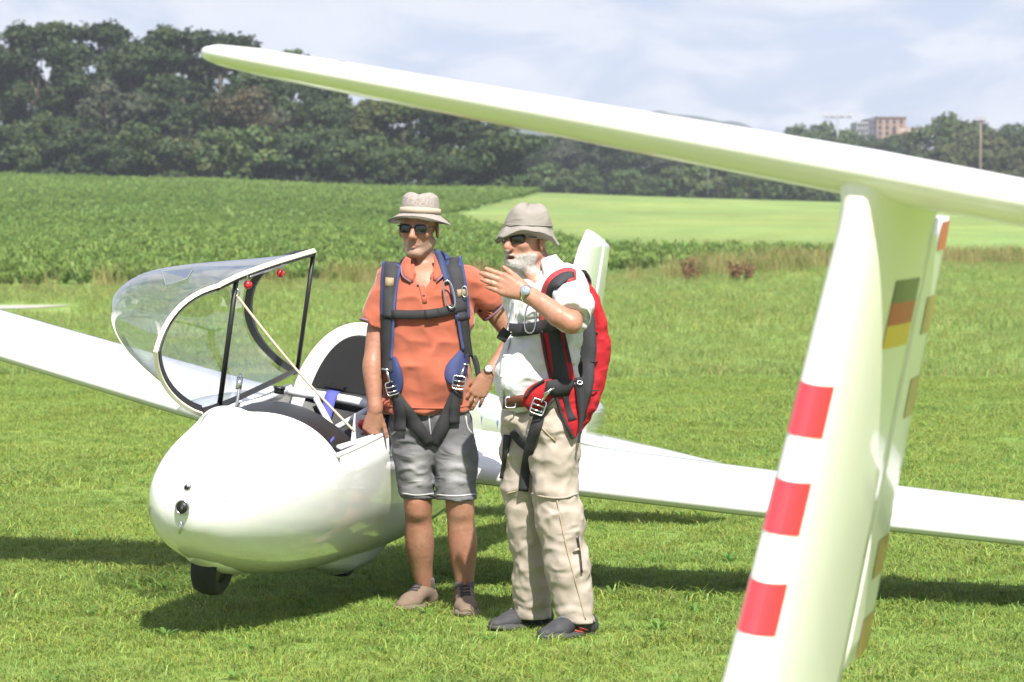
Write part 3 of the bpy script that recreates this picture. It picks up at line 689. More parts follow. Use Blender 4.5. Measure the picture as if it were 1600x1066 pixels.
# bulkhead behind the seat: white ring and black headrest panel
bk = rings[IB].copy(); bk[:, 0] -= .004
k0 = bk.mean(0); upper = [tuple(q) for q in bk[top0:top1 + 1]]
upv = np.array(upper); 
bv = np.concatenate([upv * [1, .985, .985], [[S_BULK - .004, -upv[0, 1] * .985, -.05], [S_BULK - .004, upv[0, 1] * .985, -.05]]])
ob = mesh_obj('bulkhead', bv, [tuple(range(len(bv)))], m_gel, G, smooth=False); mod_solid(ob, .02, 1)
def inset(q, sx, lo, hi): return np.array([[S_BULK - .03, y * sx, lo + (z - upv[0, 2]) / (upv[:, 2].max() - upv[0, 2]) * (hi - lo)] for _, y, z in q])
pn = inset(upv, .68, upv[0, 2] + .035, upv[:, 2].max() - .055)
# flatten into a rounded trapezoid
ctr = np.array([S_BULK - .03, 0, pn[:, 2].mean()])
hp = mesh_obj('headrest_panel', pn, [tuple(range(len(pn)))], mat('black_panel', (.012, .012, .013), rough=.6, bump=.2, bscale=200, bdist=.001), G, smooth=False); mod_solid(hp, .016, 0); mod_bevel(hp, .012, 3)
# sill edging
def rim_pts(i0, i1, side, off=0.0):
    j = top0 if side > 0 else top1
    return np.array([rings[i][j] for i in range(i0, i1 + 1)])
for sd in (1, -1):
    q = rim_pts(IF_, IB, sd); q[:, 1] -= sd * .012; q[:, 2] += .006
    mesh_obj('sill', *tube(catmull(q, 3), .012, 8), m_tubew, G)
arch = rings[IF_][top0:top1 + 1] * 1.0; arch[:, 0] += .006; arch[:, 2] -= .006
mesh_obj('front_arch', *tube(catmull(arch, 2), .009, 8), m_tubew, G)
# floor and seat inside
tub = []
for s in np.linspace(.7, 1.93, 10):
    r_, u_ = sec_point(s, np.linspace(-math.pi / 2, 0.05, 9)); a = np.stack([np.full(9, s), r_ * .93, u_ * .93], 1); tub.append(np.concatenate([a[::-1] * [1, -1, 1], a[1:]]))
tv = np.concatenate(tub); nt_ = len(tub[0])
mesh_obj('cockpit_tub', tv, [(i * nt_ + j, i * nt_ + j + 1, (i + 1) * nt_ + j + 1, (i + 1) * nt_ + j) for i in range(9) for j in range(nt_ - 1)], m_int, G)
seat = [np.array([(s, y, z + .04 * (y / .22) ** 2) for y in np.linspace(-.22, .22, 9)]) for s, z in ((1.05, -.2), (1.3, -.25), (1.5, -.2), (1.65, -.02), (1.8, .18), (1.9, .3))]
sv = np.concatenate(seat); mesh_obj('seat', sv, [(i * 9 + j, i * 9 + j + 1, (i + 1) * 9 + j + 1, (i + 1) * 9 + j) for i in range(5) for j in range(8)], m_blacks, G)
# padded instrument cowl
cw = []
for t in np.linspace(0, 1, 9):
    s = .70 + .62 * t; w = .235 + .055 * t; h = .292 + .092 * math.sin(math.pi * (.15 + .75 * t)) - .035 * t
    an = np.linspace(0, math.pi, 15); cw.append(np.stack([np.full(15, s) - .10 * np.abs(np.cos(an)) ** 2 * t, w * np.cos(an), .10 + (h - .10) * np.sin(an) ** .75], 1))
cv = np.concatenate(cw); cowl = mesh_obj('instrument_cowl', cv, [(i * 15 + j, i * 15 + j + 1, (i + 1) * 15 + j + 1, (i + 1) * 15 + j) for i in range(8) for j in range(14)], m_blacks, G); recalc(cowl); mod_solid(cowl, .02); mod_bevel(cowl, .008)
pan = mesh_obj('instrument_panel', cw[-2] * [1, .95, .97], [tuple(range(15))], m_black, G, smooth=False)
mesh_obj('cowl_knob', *join(tube([(1.12, .07, .385), (1.12, .07, .41)], .022, 12), tube([(1.12, .07, .405), (1.12, .07, .415)], .026, 12)), m_black, G)
# steel tube frame, harness and handles in the cockpit
def tubeobj(name, pts, r, m, parent=G, n=8, per=4): return mesh_obj(name, *tube(catmull(pts, per) if len(pts) > 2 else pts, r, n), m, parent)
tubeobj('frame_tube', [(1.28, .30, .285), (1.6, .31, .30), (1.9, .315, .335)], .018, m_tubew)
tubeobj('frame_tube', [(1.86, .30, .32), (1.87, 0, .325), (1.86, -.30, .30)], .021, m_tubew)
tubeobj('frame_tube', [(1.84, .16, .31), (1.72, .02, .20)], .014, m_tubew); tubeobj('frame_tube', [(1.84, -.10, .31), (1.72, .02, .20)], .014, m_tubew)
tubeobj('frame_tube', [(1.0, -.27, .215), (1.2, -.295, .235), (1.4, -.30, .245)], .014, m_tubew)
tubeobj('frame_tube', [(1.18, -.29, .235), (1.12, -.27, .08)], .012, m_tubew); tubeobj('frame_tube', [(1.02, -.25, .20), (1.12, -.27, .08)], .012, m_tubew)
def ribbon3(name, pts, w, wd, m, parent, th=.004, per=4):
    c = catmull(pts, per); wd = np.asarray(wd, float); wd = wd / np.linalg.norm(wd); V = np.concatenate([c - wd * w / 2, c + wd * w / 2]); n = len(c)
    o = mesh_obj(name, V, [(i, i + 1, n + i + 1, n + i) for i in range(n - 1)], m, parent); mod_solid(o, th, 0); return o
ribbon3('harness_strap', [(1.93, .10, .37), (1.88, .095, .352), (1.83, .09, .33), (1.79, .09, .22), (1.72, .09, .05)], .055, (0, 1, 0), m_strapb, G)
ribbon3('harness_strap', [(1.93, -.14, .37), (1.88, -.14, .352), (1.83, -.14, .33), (1.79, -.14, .22), (1.72, -.14, .05)], .055, (0, 1, 0), m_strapb, G)
ribbon3('harness_strap', [(1.00, -.235, .25), (1.03, -.24, .19), (1.12, -.22, .08), (1.25, -.18, -.1)], .05, (1, .1, .3), m_strapb, G)
ribbon3('harness_strap', [(1.08, -.262, .16), (1.14, -.268, .10), (1.2, -.25, -.02)], .05, (1, .1, .3), m_strapb, G)
kb = mesh_obj('release_knob', *sphere((1.50, -.19, .27), .024, 8), m_red, G)
mesh_obj('switch_plate', *box((1.52, -.21, .25), (.01, .14, .12)), m_tubew, G, False)
mesh_obj('strap_anchor', *box((1.90, .10, .372), (.05, .10, .012)), m_black, G, False)
# nose fittings
mesh_obj('pitot_port', *tube([(.045, -.01, .085), (.02, -.01, .082)], .014, 14), m_metal, G)
mesh_obj('pitot_hole', *tube([(.03, -.01, .083), (.016, -.01, .081)], .009, 12), m_black, G)
nb = np.array(sec_point(.02, 0.0)); 
mesh_obj('tow_hook', *join(tube([(.02, -.01, .005), (-.006, -.01, .005)], .026, 18), box((-.006, -.01, -.004), (.012, .012, .03))), mat('hook_black', (.012, .012, .012), rough=.5), G)
mesh_obj('tow_hook_ring', *closed_tube([(-.005, -.01 + .027 * math.cos(a), .005 + .027 * math.sin(a)) for a in np.linspace(0, 6.283, 20, endpoint=False)], .004), m_metal, G)
mesh_obj('drain_slot', *sphere((.014, -.006, -.08), (.006, .009, .026), 8), m_metal, G)
for k, (s, ph, l) in enumerate(((.05, .42, .05), (.055, .30, .035))):
    q = []
    for t in np.linspace(0, 1, 6):
        r_, u_ = sec_point(s + l * t, ph); q.append((s + l * t, -(r_ + .0008), u_))
    mesh_obj('placard_line', *tube(q, .0016, 5), m_int, G)
# wheels with fairings
def wheel(name, s, r, R, w, u):
    wo = empty(name); wo.parent = G; wo.location = (s, r, u)
    n = 28; V = []; prof = [(R * .55, -w * .38), (R * .80, -w * .5), (R * .93, -w * .42), (R, -w * .18), (R * 1.005, 0), (R, w * .18), (R * .93, w * .42), (R * .80, w * .5), (R * .55, w * .38)]
    for i in range(n):
        a = 6.283185 * i / n
        for q, y in prof: V.append((q * math.cos(a), y, q * math.sin(a)))
    k = len(prof); mesh_obj('tyre', V, [(i * k + j, i * k + j + 1, ((i + 1) % n) * k + j + 1, ((i + 1) % n) * k + j) for i in range(n) for j in range(k - 1)], m_rub, wo)
    mesh_obj('rim', *tube([(0, -w * .36, 0), (0, w * .36, 0)], R * .56, 24), m_dkm, wo)
    return wo
wheel('nose_wheel', .43, 0, .122, .112, -.270)
wheel('main_wheel', 1.98, 0, .12, .12, -.36)
fz = []
for s, w, d in ((.24, .02, .0), (.30, .075, .016), (.42, .092, .022), (.56, .085, .02), (.66, .04, .006)):
    _, ub = sec_point(s, -math.pi / 2); a = np.linspace(0, math.pi, 9); fz.append(np.stack([np.full(9, s), w * np.cos(a), ub + .02 - (d + .02) * np.sin(a)], 1))
fv = np.concatenate(fz); fo = mesh_obj('nose_wheel_fairing', fv, [(i * 9 + j, i * 9 + j + 1, (i + 1) * 9 + j + 1, (i + 1) * 9 + j) for i in range(4) for j in range(8)], m_gel, G); recalc(fo)
fz = []
for s, w, d in ((1.40, .03, .0), (1.58, .12, .04), (1.8, .155, .09), (2.1, .15, .095), (2.5, .08, .05), (2.8, .01, .0)):
    _, ub = sec_point(s, -math.pi / 2); a = np.linspace(0, math.pi, 11); fz.append(np.stack([np.full(11, s), w * np.cos(a), ub + .03 - (d + .03) * np.sin(a) ** .8], 1))
fv = np.concatenate(fz); fo = mesh_obj('main_wheel_fairing', fv, [(i * 11 + j, i * 11 + j + 1, (i + 1) * 11 + j + 1, (i + 1) * 11 + j) for i in range(5) for j in range(10)], m_gel, G); recalc(fo)
mesh_obj('belly_port', *tube([(1.62, 0, -.355), (1.62, 0, -.385)], .03, 12), m_dkm, G)
# wings
def wing(side, dih, span, inc):
    secs = []
    for t, c, sw in ((.16, 1.12, -.02), (.36, 1.06, 0), (.9, 1.0, .0), (1.8, .93, .0), (3.0, .84, .01), (4.2, .70, .04), (span - .25, .52, .09), (span - .05, .42, .13), (span, .25, .22)):
        af = airfoil(c, .165, 16, .025); ci, si = math.cos(inc), math.sin(inc)
        a = af[:, 0] * ci + af[:, 1] * si; h = -af[:, 0] * si + af[:, 1] * ci
        secs.append(np.stack([2.02 + sw + a, np.full(len(af), side * t), .045 + dih * t + .004 * t * t + h], 1))
    V, Fc = loft(secs); o = mesh_obj('wing', V, Fc, m_gel, G); recalc(o)
    secs = []
    for t, c in ((2.6, .862), (3.4, .80), (4.2, .70), (4.7, .60)):
        z0 = .045 + dih * t + .004 * t * t - .78 * c * math.sin(inc)
        secs.append(np.array([(2.03 + .79 * c, side * t, z0 + .022), (2.04 + c, side * t, z0 - .012), (2.03 + .79 * c, side * t, z0 - .004)]))
    al = mesh_obj('aileron', *loft(secs), m_gel, o, smooth=False); recalc(al)
    return o
wing(1, .108, 5.3, math.radians(-3.5)); wing(-1, .038, 5.3, math.radians(-4.5))
# tail
def fin_part(name, c0, c1, s0, m, parent=G):
    secs = []
    for u, le, te, tk in ((-.06, 4.72, 5.90, .10), (.3, 4.90, 5.90, .105), (.7, 5.12, 5.88, .115), (.98, 5.27, 5.86, .12), (1.05, 5.36, 5.84, .10)):
        c = te - le; af = airfoil(c, tk, 12, 0); x = af[:, 0] / c; k = (x >= c0 - 1e-6) & (x <= c1 + 1e-6)
        xx = np.clip(x, c0, c1); hh = np.interp(xx, np.linspace(0, 1, 60), [5 * tk * (.2969 * math.sqrt(q) - .126 * q - .3516 * q * q + .2843 * q ** 3 - .1036 * q ** 4) for q in np.linspace(0, 1, 60)]) * c
        sg = np.where(np.arange(len(af)) < 12, 1, -1); up_ = u + (-.09 * (xx - .3) if u > 1 else 0)
        secs.append(np.stack([le + xx * c, sg * (hh + .0015), np.zeros(len(af)) + up_], 1))
    V, Fc = loft(secs); o = mesh_obj(name, V, Fc, m, parent); recalc(o); return o
fin_part('fin', 0, .60, 0, m_gel); fin_part('rudder', .625, 1.0, 0, m_gel)
for sd in (1, -1):
    secs = []
    for t, c, sw in ((.05, .60, 0), (.5, .50, .03), (.85, .40, .06), (.95, .25, .12)):
        af = airfoil(c, .12, 12, 0); secs.append(np.stack([5.25 + sw + af[:, 0], np.full(len(af), sd * t), -.055 - .05 * t + af[:, 1]], 1))
    o = mesh_obj('stabilizer', *loft(secs), m_gel, G); recalc(o)
wheel('tail_wheel', 5.6, 0, .09, .05, -.12)
# blue registration marks on the port side of the boom
for k, (s, w, h) in enumerate(((3.05, .10, .12), (3.45, .09, .11), (3.85, .085, .10))):
    r_, u_ = sec_point(np.array([s, s + w, s + w, s]), np.array([.1, .1, .5, .5])); q = np.stack([[s, s + w, s + w * .8, s + w * .2], -(r_ + .003), u_], 1)
    mesh_obj('registration_letter', q, [(0, 1, 2, 3)], mat('registration_blue', (.10, .22, .45), rough=.4), G, smooth=False)
# ------------------------------------------------------------------ open canopy, hinged on the starboard sill
CP = rings[IF_:IB + 1]
hA, hB = CP[0][top0], CP[-1][top0]
ax = Vector(hB - hA).normalized(); OPEN = math.radians(87); LIFT = np.array([0, -.02, .085])
Rm = np.array(Matrix.Rotation(OPEN, 3, ax))
if (Rm @ np.array([0, -1.0, 0]))[2] < 0: Rm = np.array(Matrix.Rotation(-OPEN, 3, ax))
axn = np.array(ax); cw_ = np.array([0, -1.0, 0]); cw_ -= axn * axn.dot(cw_); cw_ /= np.linalg.norm(cw_); cu_ = np.cross(axn, cw_); cu_ *= np.sign(cu_[2])
def op(q):
    q = np.asarray(q, float) - hA; a, w, h = q @ axn, q @ cw_, q @ cu_
    t = np.clip(a / np.linalg.norm(hB - hA), 0, 1)
    w = w * .86; h = h * np.interp(t, [0, .12, .45, .75, 1], [.80, 1.64, 1.82, 1.25, .80])
    q = a[..., None] * axn + w[..., None] * cw_ + h[..., None] * cu_
    return q @ Rm.T + hA + LIFT
can = empty('canopy'); can.parent = G
nc = top1 - top0 + 1
cvv = np.concatenate([r[top0:top1 + 1] for r in CP])
cf_ = [(i * nc + j, i * nc + j + 1, (i + 1) * nc + j + 1, (i + 1) * nc + j) for i in range(len(CP) - 1) for j in range(nc - 1)]
gl = mesh_obj('canopy_glass', op(cvv), cf_, m_perspex, can); recalc(gl); mod_sub(gl, 1)
front = op(CP[0][top0:top1 + 1]); rear = op(CP[-1][top0:top1 + 1]); starb = op(np.array([r[top0] for r in CP])); port = op(np.array([r[top1] for r in CP]))
cen = op(cvv).mean(0)
def frame_strip(name, pts, w, th, m, parent=can, inward=0.0):
    """flat frame band lying on the inside of the canopy edge"""
    c = catmull(pts, 3) if len(pts) < 20 else np.asarray(pts); n = len(c); tg = np.gradient(c, axis=0); tg /= np.linalg.norm(tg, axis=1)[:, None]
    inn = cen - c; inn -= tg * (inn * tg).sum(1)[:, None]; inn /= np.linalg.norm(inn, axis=1)[:, None]
    c = c + inn * inward; b = np.cross(tg, inn); V = np.concatenate([c - b * w / 2 - inn * th / 2, c + b * w / 2 - inn * th / 2, c + b * w / 2 + inn * th / 2, c - b * w / 2 + inn * th / 2])
    Fc = [(k * n + i, k * n + i + 1, ((k + 1) % 4) * n + i + 1, ((k + 1) % 4) * n + i) for k in range(4) for i in range(n - 1)] + [(0, n, 2 * n, 3 * n), (n - 1, 2 * n - 1, 3 * n - 1, 4 * n - 1)]
    o = mesh_obj(name, V, Fc, m, parent, smooth=False); recalc(o); return o
frame_strip('front_frame', front, .026, .034, m_black, inward=.024); frame_strip('front_seal', front, .018, .011, m_ivory, inward=-.001)
frame_strip('rear_frame', rear, .030, .028, m_black, inward=.020); frame_strip('rear_seal', rear, .02, .008, m_ivory, inward=-.002)
frame_strip('port_frame', port, .03, .016, m_black, inward=.012); frame_strip('port_seal', port, .02, .012, m_ivory, inward=-.004)
frame_strip('hinge_frame', starb, .034, .02, m_black, inward=.012)
def bar(name, i, r=.011):
    a, b = op(CP[i][top0]), op(CP[i][top1]); return mesh_obj(name, *tube([a, b], r, 10), m_black, can)
bar('brace_bar', 2, .0115); bar('brace_bar', len(CP) - 1, .0105)
for i in (3, 7):
    a = op(CP[i][top1]); inn = (cen - a) / np.linalg.norm(cen - a)
    kn = mesh_obj('latch_knob', *sphere(a + inn * .035 - op([0, 0, 0]) * 0 + np.array([0, -.03, -.03]), .019, 8), m_red, can)
    mesh_obj('latch_lever', *tube([a, a + inn * .035 + np.array([0, -.03, -.03])], .006, 8), m_metal, kn)
mesh_obj('latch_rod', *tube([op(CP[3][top1]) + np.array([0, -.022, -.012]), op(CP[7][top1]) + np.array([0, -.022, -.012])], .004, 6), m_metal, can)
# sliding vent window outline on the port pane
jv = top1 - top0 - 3
vq = [CP[2][top0 + jv], CP[4][top0 + jv], CP[4][top0 + jv - 2], CP[2][top0 + jv - 2]]; vq = op([q * 1.0 for q in vq])
vq = vq + (vq - cen) / np.linalg.norm(vq - cen, axis=1)[:, None] * .006
mesh_obj('vent_window', vq, [(0, 1, 2, 3)], glass_mat('vent_perspex', (.88, .90, .88), .12), can, smooth=False)
mesh_obj('vent_edge', *closed_tube(np.concatenate([np.linspace(vq[i], vq[(i + 1) % 4], 5)[:-1] for i in range(4)]), .0018, 5), mat('vent_edge_grey', (.22, .25, .22), rough=.4), can)
# restraint cord from the canopy bar to the cockpit
a = op(CP[2][top1]) * .88 + op(CP[2][top0]) * .12; b = np.array([1.20, -.26, .27])
cd = [a * (1 - t) + b * t + np.array([0, 0, -.02 * math.sin(math.pi * t)]) for t in np.linspace(0, 1, 24)]
mesh_obj('restraint_cord', *tube(cd, .0055, 8), m_rope, G)
mesh_obj('cord_ring', *closed_tube([a + np.array([.002, .02 * math.cos(q), .02 * math.sin(q)]) for q in np.linspace(0, 6.283, 16, endpoint=False)], .003, 6), m_metal, G)
ga = op(CP[0][top0 + 0]); tubeobj('gas_strut', [(.80, .13, .33), (.82, .135, .39), (.85, .15, .47)], .007, m_metal); tubeobj('strut_collar', [(.825, .14, .41), (.845, .147, .455)], .014, m_metal)
# ------------------------------------------------------------------ tail of the second glider, close to the camera on the right
F0 = P(1300, 560, 6.62)
T = empty('glider_tail', M=frame((0, 0, 0), math.radians(21), math.radians(10.4), math.radians(0)))
TM = T.matrix_world.copy(); Tl = Vector(P(1336, 322, 6.78)); 
T.matrix_world = Matrix.Translation(Tl) @ TM       # local origin: leading edge at the top of the fin
tag(T, 'white tail of a second glider with red striped leading edge, closest to the camera', 'glider tail')
FIN = [(.06, .010, .80), (.0, .0, .81), (-.10, -.022, .835), (-.25, -.06, .865), (-.45, -.105, .90), (-.65, -.155, .94), (-.85, -.205, .985), (-1.02, -.26, 1.03), (-1.14, -.34, 1.10)]
def fin_at(u):
    us = np.array([f[0] for f in FIN])[::-1]; return np.interp(u, us, np.array([f[1] for f in FIN])[::-1]), np.interp(u, us, np.array([f[2] for f in FIN])[::-1])
TK = .135
def half_t(x): return 5 * TK * (.2969 * np.sqrt(x) - .126 * x - .3516 * x ** 2 + .2843 * x ** 3 - .1036 * x ** 4)
def fin_surf(u, x, sd, out=0.0):
    le, c = fin_at(u); k = np.clip(1 - (u + .02) / .08, 0, 1) if False else 1
    return np.array([le + x * c - (out if x < .004 else 0), sd * (half_t(np.asarray(x)) * c + .0015 + out), u])
def fin_mesh(x0, x1, n, us, name, m, out=0.0, parent=None, cap=True):
    b = np.linspace(math.acos(1 - 2 * x0), math.acos(1 - 2 * x1), n); xs_ = (1 - np.cos(b)) / 2; secs = []
    for u in us: secs.append(np.array([fin_surf(u, x, 1, out) for x in xs_] + [fin_surf(u, x, -1, out) for x in xs_[::-1]]))
    if x0 == 0: secs = [np.delete(s, len(s) - 1, 0) for s in secs]
    o = mesh_obj(name, *loft(secs, cap, cap), m, parent or T); recalc(o); return o
us = np.concatenate([[.06], np.linspace(.0, -1.0, 21), [-1.08, -1.14]])
fin_mesh(0, .66, 18, us, 'fin', m_gelf)
RUD = np.linspace(-.02, -1.02, 21)
# rudder, slightly deflected
def rud_pt(u, x, sd):
    le, c = fin_at(u); xr = (x - .67); q = np.array([xr * c, sd * (half_t(np.asarray(x)) * c + .0012)]); an = math.radians(-1.2)
    return np.array([le + .67 * c + .001 + q[0] * math.cos(an) - q[1] * math.sin(an), q[0] * math.sin(an) + q[1] * math.cos(an), u])
secs = [np.array([rud_pt(u, x, 1) for x in np.linspace(.67, .995, 8)] + [rud_pt(u, x, -1) for x in np.linspace(.995, .67, 8)]) for u in RUD]
rud = mesh_obj('rudder', *loft(secs), m_gelf, T); recalc(rud)
# red tape bands on the leading edge
def band(u0, u1, x1, name, m, out=.0016, x0=0):
    xs_ = np.concatenate([[0], np.geomspace(.002, x1, 10)]); V = []; n = 2 * len(xs_) - 1; uu = np.linspace(u0, u1, 6)
    for u in uu: V += [fin_surf(u, x, 1, out) for x in xs_[::-1]] + [fin_surf(u, x, -1, out) for x in xs_[1:]]
    o = mesh_obj(name, V, [(i * n + j, i * n + j + 1, (i + 1) * n + j + 1, (i + 1) * n + j) for i in range(len(uu) - 1) for j in range(n - 1)], m, T); recalc(o); return o
for u0, u1 in ((-.375, -.480), (-.572, -.678), (-.776, -.880)): band(u0 + .008, u1 + .008, .046, 'red_stripe', m_tape)
# bands on the rudder trailing edge
m_amber = mat('amber_band', (.42, .22, .075), rough=.35, coat=.3)
for u0, u1, m in ((-.03, -.095, m_tape), (-.20, -.285, m_amber), (-.385, -.475, m_amber), (-.75, -.84, m_amber), (-.93, -1.02, m_amber)):
    V = []
    for u in (u0, u1):
        for x in (.82, .92, .995): p = rud_pt(u, x, -1); V.append(p + [0, -.0015, 0])
    V2 = []
    for u in (u0, u1):
        for x in (.995, .92, .82): p = rud_pt(u, x, 1); V2.append(p + [0, .0015, 0])
    n = 3; fcs = [(0, 1, 4, 3), (1, 2, 5, 4)]; fcs += [tuple(i + 6 for i in f) for f in fcs]
    o = mesh_obj('rudder_band', V + V2, fcs, m, rud)
# flag on the port side
m_flag = [mat('flag_black', (.012, .014, .012), rough=.35, coat=.35), mat('flag_red', (.50, .03, .02), rough=.4, coat=.1), mat('flag_gold', (.78, .50, .03), rough=.4, coat=.1)]
flag = empty('flag'); flag.parent = T
for k, m in enumerate(m_flag):
    u0, u1 = -.148 - .0485 * k, -.148 - .0485 * (k + 1); V = []
    for u in (u0, u1):
        for x in np.linspace(.30, .60, 5): V.append(fin_surf(u, x, -1, .0018))
    mesh_obj('flag_stripe', V, [(j, j + 1, 5 + j + 1, 5 + j) for j in range(4)], m, flag)
# tailplane
def stab(sd):
    secs = []
    for t, c, le in ((.0, .56, -.02), (.3, .54, -.01), (.7, .48, .015), (1.1, .405, .05), (1.32, .345, .085), (1.41, .28, .125), (1.455, .19, .18), (1.468, .10, .235)):
        af = airfoil(.70 * c / .70, .135, 16, .0); x = af[:, 0] / c; af = af[(x <= .705)]
        secs.append(np.stack([le + af[:, 0], np.full(len(af), sd * t), .075 + .004 * t + af[:, 1]], 1))
    n = min(len(s) for s in secs); return [s[:n] for s in secs]
INC = math.radians(4.4)
def pitch(V): V = np.asarray(V, float).copy(); a, h = V[:, 0].copy(), V[:, 2] - .075; V[:, 0] = a * math.cos(INC) + h * math.sin(INC); V[:, 2] = .075 + h * math.cos(INC) - a * math.sin(INC); return V
def stab_secs(x0, x1, n, dz=0):
    b = np.linspace(math.acos(1 - 2 * x0), math.acos(1 - 2 * x1), n); xs_ = (1 - np.cos(b)) / 2; secs = []
    tab = ((-1.618, .10, .235), (-1.605, .19, .18), (-1.56, .28, .125), (-1.46, .345, .085), (-1.2, .405, .05), (-.75, .48, .015), (-.3, .575, -.015), (0, .615, -.035))
    tab = tuple((-t, c, l) for t, c, l in tab[:-1]) ; tab = tab + ((0, .615, -.035),) + tuple((-t, c, l) for t, c, l in tab[::-1]); tab = tab[::-1]
    for t, c, le in tab:
        h = 5 * .165 * (.2969 * np.sqrt(xs_) - .126 * xs_ - .3516 * xs_ ** 2 + .2843 * xs_ ** 3 - .1036 * xs_ ** 4) * c
        up_ = np.stack([le + xs_ * c, np.full(n, t), .075 + h + .001], 1); lo = np.stack([le + xs_ * c, np.full(n, t), .075 - h - .001], 1)
        s = np.concatenate([up_, lo[::-1]]); s = np.delete(s, len(s) - 1, 0) if x0 == 0 else s; secs.append(s)
    return secs
V, Fc = loft(stab_secs(0, .70, 16)); o = mesh_obj('tailplane', pitch(V), Fc, m_gelf, T); recalc(o)
V, Fc = loft(stab_secs(.71, .99, 8)); o = mesh_obj('elevator', pitch(V), Fc, m_gelf, T); recalc(o)
for t0, t1 in ((.62, .86), (.18, .30)):
    q = []
    for t in np.linspace(t0, t1, 5):
        le = np.interp(t, [0, .3, .75, 1.2], [-.035, -.015, .015, .05]); c = np.interp(t, [0, .3, .75, 1.2], [.615, .575, .48, .405]); q.append((le + .992 * c, t, .075))
    mesh_obj('elevator_tape', *tube(pitch(q), .0034, 6), m_tape, T)
# fillet where fin and tailplane meet
secs = []
for u, g in ((-.085, -.0005), (-.06, .0006), (-.035, .002), (-.01, .005), (.012, .010), (.045, .019)):
    le, c = fin_at(u); xs_ = (1 - np.cos(np.linspace(0, math.acos(1 - 2 * .66), 14))) / 2
    up_ = np.stack([le - g * .6 + xs_ * c, half_t(xs_) * c + g + .001, np.full(14, u)], 1); lo = up_[::-1] * [1, -1, 1]; secs.append(np.concatenate([up_, lo]))
o = mesh_obj('tail_fillet', *loft(secs, False, False), m_gelf, T); recalc(o)
# boom below the frame
secs = []
for a_, r_ in ((.95, .05), (.6, .085), (.2, .105), (-.3, .12), (-1.0, .145), (-1.8, .18)):
    q = np.linspace(0, 6.283185, 20, endpoint=False); secs.append(np.stack([np.full(20, a_), r_ * np.cos(q), -1.23 + r_ * 1.15 * np.sin(q)], 1))
o = mesh_obj('tail_boom', *loft(secs), m_gelf, T); recalc(o)
